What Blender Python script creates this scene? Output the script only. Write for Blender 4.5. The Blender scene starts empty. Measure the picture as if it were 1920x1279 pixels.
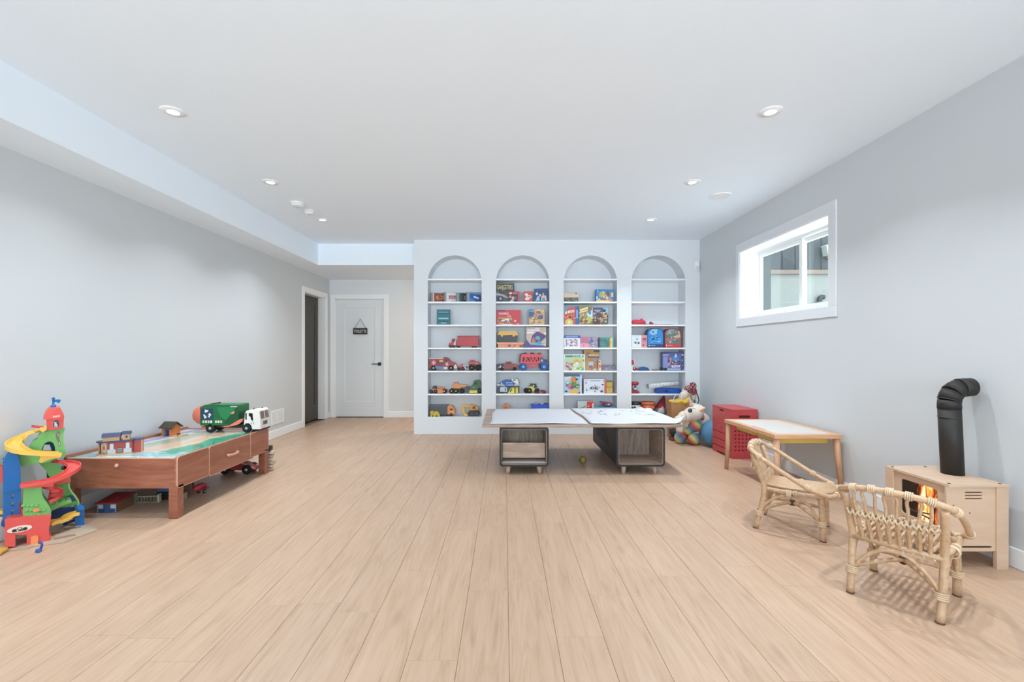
import bpy, bmesh, math, random
from mathutils import Matrix, Vector, geometry
random.seed(7)
SC = bpy.context.scene
COL = SC.collection
PI = math.pi

# ---------------------------------------------------------------- camera, world, exposure, rear fill light
F, CX, CY, EYE = 865.0, 946.0, 659.0, 1.13        # focal length in px of a 1920 px wide frame, vanishing point, eye height
cam = bpy.data.cameras.new('camera'); cam_o = bpy.data.objects.new('camera', cam); COL.objects.link(cam_o)
cam.sensor_width = 36; cam.lens = F/1920*36; cam.clip_start = .05
cam.shift_x = (960-CX)/1920; cam.shift_y = (CY-639.5)/1920
cam_o.location = (0, 0, EYE); cam_o.rotation_euler = (PI/2, 0, 0)
SC.camera = cam_o
SC.view_settings.view_transform = 'Standard'; SC.view_settings.look = 'None'
SC.view_settings.gamma = 1; SC.view_settings.use_curve_mapping = False
SC.view_settings.exposure = 0.12
SC.cycles.use_denoising = True
SC.cycles.max_bounces = 10; SC.cycles.diffuse_bounces = 8; SC.cycles.sample_clamp_indirect = 6
W = bpy.data.worlds.new('overcast sky'); SC.world = W; W.use_nodes = True
W.node_tree.nodes['Background'].inputs[0].default_value = (.86, .93, 1, 1)
W.node_tree.nodes['Background'].inputs[1].default_value = 4.8
DOWN_W = 9.5                                     # watts of each ceiling downlight
FILL_W = 48.0                                     # watts of each fill lamp added at a window behind the camera
for xw in (-1.45, 1.3):
    L = bpy.data.lights.new('window_fill', 'AREA'); L.shape = 'RECTANGLE'; L.size = 1.9; L.size_y = 1.5
    L.energy = FILL_W; L.spread = math.radians(95); L.color = (.79, .905, 1)
    lo = bpy.data.objects.new('window_fill', L); COL.objects.link(lo)
    lo.location = (xw, -2.93, 1.45); lo.rotation_euler = (PI/2+.36, 0, 0)  # added fill lamps, narrowed and tilted up to brighten ceiling and arched wall

# ---------------------------------------------------------------- helpers
def PX(px, Y): return (px-CX)/F*Y                 # metres at depth Y from a measurement on the photograph
def PZ(py, Y): return EYE-(py-CY)/F*Y
def lin(h):
    h = h.lstrip('#'); o = []
    for i in (0, 2, 4):
        c = int(h[i:i+2], 16)/255
        o.append(c/12.92 if c <= .04045 else ((c+.055)/1.055)**2.4)
    return o
_mc = {}
def nodes_of(name):
    m = bpy.data.materials.new(name); m.use_nodes = True
    return m, m.node_tree.nodes, m.node_tree.links, m.node_tree.nodes['Principled BSDF']
def N(ns, t, **kw):
    n = ns.new(t)
    for k, v in kw.items():
        if k in n.inputs: n.inputs[k].default_value = v
        else: setattr(n, k, v)
    return n
def ramp(ns, stops, interp='LINEAR'):
    r = ns.new('ShaderNodeValToRGB'); r.color_ramp.interpolation = interp
    e = r.color_ramp.elements
    while len(e) < len(stops): e.new(.5)
    for k, (p, h) in enumerate(stops):
        e[k].position = p; e[k].color = (*lin(h), 1)
    return r
def C(h, rough=.5, metal=0, vary=.06, scale=18, bump=0):
    """plain coloured surface with a faint procedural mottling"""
    key = (h, rough, metal, vary, scale, bump)
    if key in _mc: return _mc[key]
    m, ns, ls, b = nodes_of('paint_'+h.lstrip('#'))
    tc = N(ns, 'ShaderNodeTexCoord'); no = N(ns, 'ShaderNodeTexNoise', Scale=scale, Detail=3)
    ls.new(tc.outputs['Object'], no.inputs['Vector'])
    c = lin(h); lo = [x*(1-vary) for x in c]; hi = [min(1, x*(1+vary)) for x in c]
    mx = N(ns, 'ShaderNodeMix', data_type='RGBA')
    mx.inputs[6].default_value = (*lo, 1); mx.inputs[7].default_value = (*hi, 1)
    ls.new(no.outputs['Fac'], mx.inputs[0]); ls.new(mx.outputs[2], b.inputs['Base Color'])
    b.inputs['Roughness'].default_value = rough; b.inputs['Metallic'].default_value = metal
    if bump:
        bp = N(ns, 'ShaderNodeBump', Strength=bump, Distance=.004); ls.new(no.outputs['Fac'], bp.inputs['Height'])
        ls.new(bp.outputs[0], b.inputs['Normal'])
    _mc[key] = m
    return m
def wood(name, stops, axis='X', stretch=14, scale=3.0, rough=.45, rand=True, coat=0, knots=None):
    """long-grained timber; the grain runs along the given object axis"""
    if name in _mc: return _mc[name]
    m, ns, ls, b = nodes_of(name)
    tc = N(ns, 'ShaderNodeTexCoord'); mp = N(ns, 'ShaderNodeMapping')
    sc = {'X': (1, stretch, stretch), 'Y': (stretch, 1, stretch), 'Z': (stretch, stretch, 1)}[axis]
    mp.inputs['Scale'].default_value = sc
    src = tc.outputs['Object']
    if rand:
        oi = N(ns, 'ShaderNodeObjectInfo'); vm = N(ns, 'ShaderNodeVectorMath', operation='ADD')
        ml = N(ns, 'ShaderNodeMath', operation='MULTIPLY'); ml.inputs[1].default_value = 37.7
        ls.new(oi.outputs['Random'], ml.inputs[0]); ls.new(ml.outputs[0], vm.inputs[1]); ls.new(src, vm.inputs[0]); src = vm.outputs[0]
    ls.new(src, mp.inputs['Vector'])
    n1 = N(ns, 'ShaderNodeTexNoise', Scale=scale, Detail=6, Roughness=.62, Distortion=.9)
    ls.new(mp.outputs[0], n1.inputs['Vector'])
    wv = N(ns, 'ShaderNodeTexNoise', Scale=scale*.35, Detail=2, Distortion=1.8); ls.new(mp.outputs[0], wv.inputs['Vector'])
    ms = N(ns, 'ShaderNodeMath', operation='MULTIPLY'); ms.inputs[1].default_value = 34; ls.new(wv.outputs['Fac'], ms.inputs[0])
    sn = N(ns, 'ShaderNodeMath', operation='SINE'); ls.new(ms.outputs[0], sn.inputs[0])
    ma = N(ns, 'ShaderNodeMath', operation='MULTIPLY_ADD'); ma.inputs[1].default_value = .075
    ls.new(sn.outputs[0], ma.inputs[0]); ls.new(n1.outputs['Fac'], ma.inputs[2])
    r = ramp(ns, stops); ls.new(ma.outputs[0], r.inputs[0]); out = r.outputs[0]
    if rand:
        hs = N(ns, 'ShaderNodeHueSaturation'); mr = N(ns, 'ShaderNodeMapRange'); mr.inputs[3].default_value = .97; mr.inputs[4].default_value = 1.03
        ls.new(oi.outputs['Random'], mr.inputs[0]); ls.new(mr.outputs[0], hs.inputs['Value']); ls.new(out, hs.inputs['Color']); out = hs.outputs[0]
    if knots:
        mk = N(ns, 'ShaderNodeMapping'); mk.inputs['Scale'].default_value = (5.5, 1.7, 1); ls.new(src, mk.inputs['Vector'])
        vo = N(ns, 'ShaderNodeTexVoronoi', Scale=1.0); ls.new(mk.outputs[0], vo.inputs['Vector'])
        kr = N(ns, 'ShaderNodeMapRange', interpolation_type='SMOOTHSTEP'); kr.inputs[1].default_value = .02; kr.inputs[2].default_value = .16
        kr.inputs[3].default_value = .85; kr.inputs[4].default_value = 0
        ls.new(vo.outputs['Distance'], kr.inputs[0])
        kx = N(ns, 'ShaderNodeMix', data_type='RGBA'); kx.inputs[7].default_value = (*lin(knots), 1)
        km = N(ns, 'ShaderNodeMath', operation='MULTIPLY'); ls.new(kr.outputs[0], km.inputs[0]); ls.new(n1.outputs['Fac'], km.inputs[1])
        ls.new(km.outputs[0], kx.inputs[0]); ls.new(out, kx.inputs[6]); out = kx.outputs[2]
    ls.new(out, b.inputs['Base Color']); b.inputs['Roughness'].default_value = rough
    bp = N(ns, 'ShaderNodeBump', Strength=.12, Distance=.001); ls.new(n1.outputs['Fac'], bp.inputs['Height']); ls.new(bp.outputs[0], b.inputs['Normal'])
    _mc[name] = m
    return m
def glow(name, col, s):
    if name in _mc: return _mc[name]
    m, ns, ls, b = nodes_of(name)
    b.inputs['Base Color'].default_value = (*col, 1); b.inputs['Emission Color'].default_value = (*col, 1); b.inputs['Emission Strength'].default_value = s
    _mc[name] = m
    return m
def glass_mat():
    if 'glass' in _mc: return _mc['glass']
    m, ns, ls, b = nodes_of('window_glass'); ns.remove(b)
    tr = N(ns, 'ShaderNodeBsdfTransparent'); gl = N(ns, 'ShaderNodeBsdfGlossy', Roughness=.02); lw = N(ns, 'ShaderNodeLayerWeight', Blend=.5)
    tr.inputs[0].default_value = (.95, .98, .97, 1)
    pw = N(ns, 'ShaderNodeMath', operation='POWER'); pw.inputs[1].default_value = 4; ls.new(lw.outputs['Facing'], pw.inputs[0])
    ma = N(ns, 'ShaderNodeMath', operation='MULTIPLY_ADD'); ma.inputs[1].default_value = .5; ma.inputs[2].default_value = .03; ls.new(pw.outputs[0], ma.inputs[0])
    mx = N(ns, 'ShaderNodeMixShader'); ls.new(ma.outputs[0], mx.inputs[0]); ls.new(tr.outputs[0], mx.inputs[1]); ls.new(gl.outputs[0], mx.inputs[2])
    ls.new(mx.outputs[0], ns['Material Output'].inputs[0]); _mc['glass'] = m
    return m

class G:
    """collects shapes and links them as one mesh object"""
    def __init__(s): s.v, s.f, s.m, s.s, s.xf = [], [], [], [], None
    def add(s, vs, fs, mi=0, sm=False):
        o = len(s.v)
        for p in vs:
            p = Vector(p)
            s.v.append(tuple(s.xf @ p) if s.xf else tuple(p))
        for f in fs:
            s.f.append([i+o for i in f]); s.m.append(mi); s.s.append(sm)
        return s
    def box(s, x0, x1, y0, y1, z0, z1, mi=0, b=0):
        if b <= 0:
            v = [(x, y, z) for x in (x0, x1) for y in (y0, y1) for z in (z0, z1)]
            return s.add(v, [(0,1,3,2),(4,6,7,5),(0,4,5,1),(2,3,7,6),(0,2,6,4),(1,5,7,3)], mi)
        b = min(b, (x1-x0)*.49, (y1-y0)*.49, (z1-z0)*.49)
        v, ix = [], {}
        X, Y, Z = (x0, x1), (y0, y1), (z0, z1)
        for i in (0, 1):
            for j in (0, 1):
                for k in (0, 1):
                    sx, sy, sz = (1, -1)[i]*b, (1, -1)[j]*b, (1, -1)[k]*b
                    ix[i,j,k,'x'] = len(v); v.append((X[i], Y[j]+sy, Z[k]+sz))
                    ix[i,j,k,'y'] = len(v); v.append((X[i]+sx, Y[j], Z[k]+sz))
                    ix[i,j,k,'z'] = len(v); v.append((X[i]+sx, Y[j]+sy, Z[k]))
        f = []
        for i in (0, 1):
            f.append([ix[i,0,0,'x'], ix[i,1,0,'x'], ix[i,1,1,'x'], ix[i,0,1,'x']])
            f.append([ix[0,i,0,'y'], ix[1,i,0,'y'], ix[1,i,1,'y'], ix[0,i,1,'y']])
            f.append([ix[0,0,i,'z'], ix[1,0,i,'z'], ix[1,1,i,'z'], ix[0,1,i,'z']])
            for j in (0, 1):
                f.append([ix[i,j,0,'x'], ix[i,j,1,'x'], ix[i,j,1,'y'], ix[i,j,0,'y']])
                f.append([ix[i,0,j,'x'], ix[i,1,j,'x'], ix[i,1,j,'z'], ix[i,0,j,'z']])
                f.append([ix[0,i,j,'y'], ix[1,i,j,'y'], ix[1,i,j,'z'], ix[0,i,j,'z']])
                for k in (0, 1): f.append([ix[i,j,k,'x'], ix[i,j,k,'y'], ix[i,j,k,'z']])
        return s.add(v, f, mi)
    def prism(s, loops, d0, d1, plane='xz', mi=0, sm=False):
        """extrude an outline (with holes) between two depths"""
        if isinstance(loops[0][0], (int, float)): loops = [loops]
        fl = [p for l in loops for p in l]
        m3 = {'xz': lambda p, d: (p[0], d, p[1]), 'xy': lambda p, d: (p[0], p[1], d), 'yz': lambda p, d: (d, p[0], p[1])}[plane]
        n = len(fl)
        v = [m3(p, d0) for p in fl]+[m3(p, d1) for p in fl]
        f = []
        if len(loops) == 1: f += [list(range(n))[::-1], list(range(n, 2*n))]
        else:
            t = geometry.tessellate_polygon([[Vector((p[0], p[1], 0)) for p in l] for l in loops])
            for a, b, c in t: f += [(a, b, c), (c+n, b+n, a+n)]
        s.add(v, f, mi)
        o = 0; sf = []
        for l in loops:
            k = len(l)
            for i in range(k): sf.append((o+i, o+(i+1) % k, n+o+(i+1) % k, n+o+i))
            o += k
        return s.add(v, sf, mi, sm)
    def tube(s, pts, r, n=8, mi=0, closed=False, caps=True):
        pts = [Vector(p) for p in pts]; k = len(pts)
        rs = r if isinstance(r, (list, tuple)) else [r]*k
        tan = []
        for i in range(k):
            a = pts[(i-1) % k] if (closed or i > 0) else pts[i]; b = pts[(i+1) % k] if (closed or i < k-1) else pts[i]
            tan.append((b-a).normalized())
        up = Vector((0, 0, 1)) if abs(tan[0].z) < .9 else Vector((1, 0, 0))
        u = tan[0].cross(up).normalized(); v = []
        for i in range(k):
            u = (u-tan[i]*u.dot(tan[i])).normalized(); w = tan[i].cross(u)
            for j in range(n):
                a = 2*PI*j/n; v.append(pts[i]+(u*math.cos(a)+w*math.sin(a))*rs[i])
        f = []
        for i in range(k if closed else k-1):
            q = (i+1) % k
            for j in range(n): f.append((i*n+j, i*n+(j+1) % n, q*n+(j+1) % n, q*n+j))
        s.add(v, f, mi, True)
        if caps and not closed: s.add(v[:n], [list(range(n))[::-1]], mi); s.add(v[-n:], [list(range(n))], mi)
        return s
    def lathe(s, prof, n=20, c=(0, 0, 0), axis='z', mi=0, sm=True, cap=True):
        def mp(r, a, h):
            x, y = r*math.cos(a), r*math.sin(a)
            q = {'z': (x, y, h), 'y': (x, h, y), 'x': (h, x, y)}[axis]
            return (c[0]+q[0], c[1]+q[1], c[2]+q[2])
        v = [mp(r, 2*PI*j/n, h) for r, h in prof for j in range(n)]
        f = [(i*n+j, i*n+(j+1) % n, (i+1)*n+(j+1) % n, (i+1)*n+j) for i in range(len(prof)-1) for j in range(n)]
        s.add(v, f, mi, sm)
        if cap:
            for i in (0, len(prof)-1):
                if prof[i][0] > 1e-5: s.add(v[i*n:(i+1)*n], [list(range(n))], mi)
        return s
    def cyl(s, c, r, d0, d1, axis='y', n=16, mi=0, b=0):
        pr = [(r, d0), (r, d1)] if not b else [(r-b, d0), (r, d0+b), (r, d1-b), (r-b, d1)]
        return s.lathe(pr, n, c, axis, mi, True)
    def ball(s, c, r, mi=0, nu=14, nv=9, rot=None):
        if isinstance(r, (int, float)): r = (r, r, r)
        v, f = [], []
        R = rot.to_3x3() if rot else None
        for i in range(nv+1):
            t = PI*i/nv
            for j in range(nu):
                p = 2*PI*j/nu
                q = Vector((r[0]*math.sin(t)*math.cos(p), r[1]*math.sin(t)*math.sin(p), r[2]*math.cos(t)))
                if R: q = R @ q
                v.append(q+Vector(c))
        for i in range(nv):
            for j in range(nu): f.append((i*nu+j, i*nu+(j+1) % nu, (i+1)*nu+(j+1) % nu, (i+1)*nu+j))
        return s.add(v, f, mi, True)
    def sweep(s, path, prof, mi=0, sm=False):
        """sweep a closed outline (side, up) along a path, kept upright"""
        P = [Vector(p) for p in path]; k = len(P); n = len(prof); v, f = [], []
        for i in range(k):
            t = (P[min(i+1, k-1)]-P[max(i-1, 0)]).normalized()
            sd = t.cross(Vector((0, 0, 1))).normalized(); up = sd.cross(t)
            for a, b in prof: v.append(P[i]+sd*a+up*b)
        for i in range(k-1):
            for j in range(n): f.append((i*n+j, i*n+(j+1) % n, (i+1)*n+(j+1) % n, (i+1)*n+j))
        f += [list(range(n)), list(range((k-1)*n, k*n))]
        return s.add(v, f, mi, sm)
    def build(s, name, mats, parent=None, loc=None):
        me = bpy.data.meshes.new(name); me.from_pydata(s.v, [], s.f)
        if not isinstance(mats, (list, tuple)): mats = [mats]
        for m in mats: me.materials.append(C(m) if isinstance(m, str) else m)
        me.polygons.foreach_set('material_index', s.m); me.polygons.foreach_set('use_smooth', s.s)
        bm = bmesh.new(); bm.from_mesh(me); bmesh.ops.remove_doubles(bm, verts=bm.verts, dist=1e-5)
        bmesh.ops.recalc_face_normals(bm, faces=bm.faces); bm.to_mesh(me); bm.free()
        o = bpy.data.objects.new(name, me); COL.objects.link(o)
        if parent: o.parent = parent
        if loc: o.location = loc
        return o
def tag(o, label, cat, group=None):
    o['label'] = label; o['category'] = cat
    if group: o['group'] = group
    return o
def thing(name, label, cat, loc=(0, 0, 0), rz=0, group=None):
    o = bpy.data.objects.new(name, None); COL.objects.link(o); o.empty_display_size = .05
    o.location = loc; o.rotation_euler = (0, 0, rz)
    return tag(o, label, cat, group)
def struct(o): o['kind'] = 'structure'; return o
def dup(o, parent=None):
    c = o.copy(); COL.objects.link(c); c.parent = parent
    for ch in list(o.children): dup(ch, c)
    return c
def smooth_path(pts, n=6, closed=False):
    """Catmull-Rom through the points"""
    P = [Vector(p) for p in pts]; k = len(P); out = []
    for i in range(k if closed else k-1):
        a = P[(i-1) % k] if (closed or i > 0) else P[0]*2-P[1]
        b, c = P[i], P[(i+1) % k]
        d = P[(i+2) % k] if (closed or i < k-2) else P[-1]*2-P[-2]
        for j in range(n):
            t = j/n
            out.append(.5*((2*b)+(c-a)*t+(2*a-5*b+4*c-d)*t*t+(3*b-a-3*c+d)*t**3))
    if not closed: out.append(P[-1])
    return out
def arc(cx, cz, rx, rz, a0, a1, n): return [(cx+rx*math.cos(math.radians(a0+(a1-a0)*i/n)), cz+rz*math.sin(math.radians(a0+(a1-a0)*i/n))) for i in range(n+1)]
def rrect(x0, x1, z0, z1, r, n=4):
    return arc(x1-r, z1-r, r, r, 0, 90, n)+arc(x0+r, z1-r, r, r, 90, 180, n)+arc(x0+r, z0+r, r, r, 180, 270, n)+arc(x1-r, z0+r, r, r, 270, 360, n)
_tc = {}
def text_mesh(t):
    if t not in _tc:
        cu = bpy.data.curves.new('txt', 'FONT'); cu.body = t; cu.resolution_u = 2
        o = bpy.data.objects.new('txt', cu); COL.objects.link(o)
        me = bpy.data.meshes.new_from_object(o.evaluated_get(bpy.context.evaluated_depsgraph_get()))
        v = [tuple(p.co) for p in me.vertices]; f = [tuple(p.vertices) for p in me.polygons]
        bpy.data.objects.remove(o); bpy.data.curves.remove(cu); bpy.data.meshes.remove(me)
        xs = [p[0] for p in v]; ys = [p[1] for p in v]; x0, x1, y0, y1 = min(xs), max(xs), min(ys), max(ys)
        _tc[t] = ([((p[0]-x0)/(x1-x0), (p[1]-y0)/(y1-y0)) for p in v], f)
    return _tc[t]
def print_on(art, w, h, y=0, step=.0003, x0=0, z0=0, xf=None):
    """flat printing on a face of width w and height h lying at depth y and facing -y; art in 0..1 units"""
    g = G(); g.xf = xf; mats, idx = [], {}
    def mi(c):
        if c not in idx: idx[c] = len(mats); mats.append(C(c, .4))
        return idx[c]
    k = y
    for a in art:
        k -= step; t = a[0]
        q = lambda u, v: (x0+u*w, k, z0+v*h)
        if t == 'r': g.add([q(a[1], a[2]), q(a[3], a[2]), q(a[3], a[4]), q(a[1], a[4])], [(0, 1, 2, 3)], mi(a[5]))
        elif t == 'c':
            n = 14; g.add([q(a[1]+a[3]*math.cos(2*PI*i/n), a[2]+a[4]*math.sin(2*PI*i/n)) for i in range(n)], [list(range(n))], mi(a[5]))
        elif t == 'p': g.add([q(u, v) for u, v in a[1]], [list(range(len(a[1])))], mi(a[2]))
        elif t == 't':                       # text, u0, v0, u1, v1, colour
            v, f = text_mesh(a[1]); g.add([q(a[2]+p[0]*(a[4]-a[2]), a[3]+p[1]*(a[5]-a[3])) for p in v], f, mi(a[6]))
        elif t == 's':                       # scatter of small blots in a region: u0,v0,u1,v1,count,size,colours
            rr = random.Random(int(a[1]*97+a[2]*31+a[5]*7)+len(a[7][0]))
            for _ in range(a[5]):
                u, v, z = rr.uniform(a[1], a[3]), rr.uniform(a[2], a[4]), a[6]*rr.uniform(.5, 1.2); m = rr.randint(5, 7); ph = rr.random()*6
                k -= step*.15
                g.add([(x0+min(1, max(0, u+z*rr.uniform(.6, 1.1)*math.cos(ph+2*PI*i/m)))*w, k, z0+min(1, max(0, v+z*w/h*rr.uniform(.6, 1.1)*math.sin(ph+2*PI*i/m)))*h) for i in range(m)],
                      [list(range(m))], mi(rr.choice(a[7])))
    return g, mats

# ---------------------------------------------------------------- the setting
HC, HS = 2.655, 2.355                               # ceiling height, underside of the bulkheads
XL, XR, YB, YH, YR = -3.0, 2.67, 6.31, 7.9, -3.0    # left wall, right wall, arched wall, hall wall, wall behind the camera
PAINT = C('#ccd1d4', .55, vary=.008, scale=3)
CEIL = C('#ecf6ff', .7, vary=.006, scale=3)
PAINTB = C('#dbdfe3', .55, vary=.008, scale=3)  # same wall paint, lightened to make up for dim light at the back
TRIM = C('#eef1f3', .35, vary=.006)
SHELFW = C('#f0f2f3', .3, vary=.006)
OAK = wood('oak_laminate', [(.12, '#a3866c'), (.36, '#b7997f'), (.55, '#bfa188'), (.78, '#c6a991')], 'Y', 12, 2.3, .38, knots='#98806b')

fl = struct(G().box(-3.2, 3.0, -3.1, 8.1, -.1, -.0165).build('floor', C('#8a745f', .7)))
rear = G().box(-3.0, 2.67, -3.0, .55, -.0165, 0).build('rear_boards', OAK, fl); rear['kind'] = 'stuff'
PW, PL = .188, 1.22
first = {-1: 2.177, -2: 1.688, -3: 2.37, -4: 2.0, -6: 2.058, -7: 1.68, -9: 1.834, 1: 1.824}
rj = random.Random(3); pm = {}
for k in range(-17, 15):
    xa, xb = .017+PW*k, .017+PW*(k+1)
    xa, xb = max(xa, XL), min(xb, XR)
    if xb-xa < .01: continue
    j0 = first.get(k, 1.5+rj.random()*PL)
    while j0 > .55: j0 -= PL
    ymax = YB if xa > -1.24 else YH
    y = j0
    while y < ymax-.02:
        ya, yb = max(y, .55), min(y+PL, ymax); y += PL
        if yb-ya < .03: continue
        key = (round(xb-xa, 4), round(yb-ya, 4)); hw, hl = (xb-xa)/2-.0005, (yb-ya)/2-.0005
        if key not in pm:
            o = G().box(-hw, hw, -hl, hl, -.0165, 0, b=.0011).build('plank', OAK, fl); pm[key] = o.data
        else:
            o = bpy.data.objects.new('plank', pm[key]); COL.objects.link(o); o.parent = fl
        o.location = ((xa+xb)/2, (ya+yb)/2, 0)

struct(G().box(-3.3, 3.0, -3.1, 8.1, HC, HC+.12).build('ceiling', CEIL))
struct(G().box(XL, -2.64, YR, 6.54, HS, HC).build('ceiling_bulkhead', CEIL))
struct(G().box(XL, -1.24, 6.54, 8.0, HS, HC).box(-1.24, .5, 6.62, 8.0, HS, HC).build('ceiling_bulkhead', CEIL))
# left wall with its doorway
D1a, D1b, DZ = 6.9, 7.72, 2.03
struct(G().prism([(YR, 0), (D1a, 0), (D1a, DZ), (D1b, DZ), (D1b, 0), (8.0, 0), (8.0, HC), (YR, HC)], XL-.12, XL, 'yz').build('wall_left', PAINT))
# right wall with the window opening
WY0, WY1, WZ0, WZ1 = 3.79, 5.235, 1.50, 2.262
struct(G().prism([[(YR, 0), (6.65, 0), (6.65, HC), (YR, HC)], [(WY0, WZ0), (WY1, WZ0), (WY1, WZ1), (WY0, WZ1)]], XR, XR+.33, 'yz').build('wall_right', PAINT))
# hall wall with the toilet door
TX0, TX1 = -2.90, -2.064
struct(G().prism([(XL-.12, 0), (TX0, 0), (TX0, DZ), (TX1, DZ), (TX1, 0), (.5, 0), (.5, HC), (XL-.12, HC)], YH, YH+.12, 'xz').build('wall_hall', PAINTB))
struct(G().box(.5, .6, 6.62, 8.02, 0, HC).build('wall_hall_end', PAINT))
# wall behind the camera, two unseen windows added for daylight
rw = [[(XL-.12, 0), (3.0, 0), (3.0, HC), (XL-.12, HC)]]+[[(x-.95, .7), (x+.95, .7), (x+.95, 2.2), (x-.95, 2.2)] for x in (-1.45, 1.3)]
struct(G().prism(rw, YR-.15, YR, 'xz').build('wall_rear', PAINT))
for i, x in enumerate((-1.45, 1.3)):
    w = struct(G().prism([[(x-.95, .7), (x+.95, .7), (x+.95, 2.2), (x-.95, 2.2)], [(x-.89, .76), (x-.02, .76), (x-.02, 2.14), (x-.89, 2.14)],
                          [(x+.02, .76), (x+.89, .76), (x+.89, 2.14), (x+.02, 2.14)]], YR-.12, YR-.05, 'xz').build('window_%d' % (i+2), TRIM))
    for s in (-1, 1): G().box(x+s*.455-.44, x+s*.455+.44, YR-.09, YR-.085, .76, 2.14).build('pane', glass_mat(), w)
# arched bookcase wall
SPX = [(802, 903), (930, 1030), (1057, 1157), (1184, 1285)]
NB, ND = PZ(782, YB), 6.57
loops = [[(-1.24, 0), (XR, 0), (XR, HC), (-1.24, HC)]]
for a, b in SPX:
    xa, xb = PX(a, YB), PX(b, YB); zs, zt = PZ(529, YB), PZ(479, YB)
    loops.append([(xa, NB), (xb, NB)]+arc((xa+xb)/2, zs, (xb-xa)/2, zt-zs, 0, 180, 28))
wb = G().prism(loops, YB, ND, 'xz')
wb.box(-1.24, XR, ND, 6.62, 0, HC)
wb = struct(wb.build('wall_back', PAINTB))
SHELF_PY = [524, 567, 610.3, 653.5, 696.8, 740]
SHELF_Z = [PZ(p, YB)+.011 for p in SHELF_PY]
for a, b in SPX:
    xa, xb = PX(a, YB), PX(b, YB)
    for z in SHELF_Z: G().box(xa+.001, xb-.001, YB+.003, ND-.001, z-.022, z, b=.002).build('shelf', SHELFW, wb)
# baseboards
def base(side, *bx): struct(G().box(*bx, 0, .105, b=.004).build('baseboard_'+side, TRIM))
base('left', XL, XL+.014, YR, D1a-.075)
base('left', XL, XL+.014, D1b+.075, YH)
base('right', XR-.014, XR, YR, YB)
base('hall', TX1+.075, .5, YH-.014, YH)
struct(G().box(XL-.22, XL-.18, 6.6, 8.1, -.1, HC).box(XL-.18, XL-.12, 6.6, 6.64, -.1, HC).build('light_block_left', C('#4a4640', .8)))  # unseen dark panels added to stop outside light under the left door
struct(G().box(-3.2, -1.8, YH+.2, YH+.24, -.1, HC).build('light_block_hall', PAINT))  # unseen panel added to keep outside light from the toilet door gap
# door casings (flat boards) round both doorways and the window
def casing(n, x0, x1, y0, y1, zt, wid, axis):
    g = G()
    if axis == 'y':                               # on the left wall
        g.box(XL, XL+.016, y0-wid, y0, 0, zt+wid, b=.003); g.box(XL, XL+.016, y1, y1+wid, 0, zt+wid, b=.003); g.box(XL, XL+.016, y0, y1, zt, zt+wid, b=.003)
        g.box(XL-.12, XL, y0, y0+.015, 0, zt); g.box(XL-.12, XL, y1-.015, y1, 0, zt); g.box(XL-.12, XL, y0, y1, zt-.015, zt)
    else:
        g.box(x0-wid, x0, YH-.016, YH, 0, zt+wid, b=.003); g.box(x1, x1+wid, YH-.016, YH, 0, zt+wid, b=.003); g.box(x0, x1, YH-.016, YH, zt, zt+wid, b=.003)
        g.box(x0, x0+.012, YH, YH+.12, 0, zt); g.box(x1-.012, x1, YH, YH+.12, 0, zt); g.box(x0, x1, YH, YH+.12, zt-.012, zt)
    return struct(g.build('trim_%d' % n, TRIM))
casing(1, 0, 0, D1a, D1b, DZ, .072, 'y')
casing(2, TX0, TX1, 0, 0, DZ, .075, 'x')
# white panel door
d = struct(thing('door_2', '', 'door')); del d['label'], d['category']
def leaf(w, h, t, st, rail, brail):
    """a one-panel door leaf: stiles and rails round a recessed panel"""
    return G().prism([[(0, 0), (w, 0), (w, h), (0, h)], [(st, brail), (w-st, brail), (w-st, h-rail), (st, h-rail)]], 0, t, 'xz')
DW = C('#dfe4e8', .4, vary=.008)
d.location = (TX0+.014, YH+.012, .012)
lw, lh = TX1-TX0-.028, DZ-.028
leaf(lw, lh, .038, .135, .13, .25).build('door_frame', DW, d)
G().box(.135, lw-.135, .012, .026, .25, lh-.13).build('door_panel', DW, d)
mo = G()
for a in ((.135, .147, .25, lh-.13), (lw-.147, lw-.135, .25, lh-.13), (.135, lw-.135, .25, .262), (.135, lw-.135, lh-.142, lh-.13)): mo.box(a[0], a[1], .004, .012, a[2], a[3], b=.003)
mo.build('door_moulding', TRIM, d)
BLK = C('#1f1d1c', .4)
h = G().box(lw-.09, lw-.035, -.012, 0, .875, .93, b=.003).build('door_handle', BLK, d)
G().tube([(lw-.0625, -.01, .902), (lw-.0625, -.05, .902)], .009, 8).tube([(lw-.055, -.048, .902), (lw-.19, -.048, .902)], .0075, 8).build('lever', BLK, h)
# dark pocket of the open doorway: the charcoal door leaf standing at the back of the opening
DK = wood('charcoal_stain', [(.2, '#38352f'), (.6, '#45413a'), (.9, '#504c45')], 'Z', 10, 2, .5)
d1 = struct(thing('door_1', '', 'door')); del d1['label'], d1['category']
d1.location = (XL-.115, D1b-.016, .012); d1.rotation_euler = (0, 0, -PI/2)
leaf(D1b-D1a-.032, DZ-.03, -.036, .12, .13, .24).build('door_frame', DK, d1)
G().box(.12, D1b-D1a-.152, -.024, -.008, .24, DZ-.16).build('door_panel', DK, d1)
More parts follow.
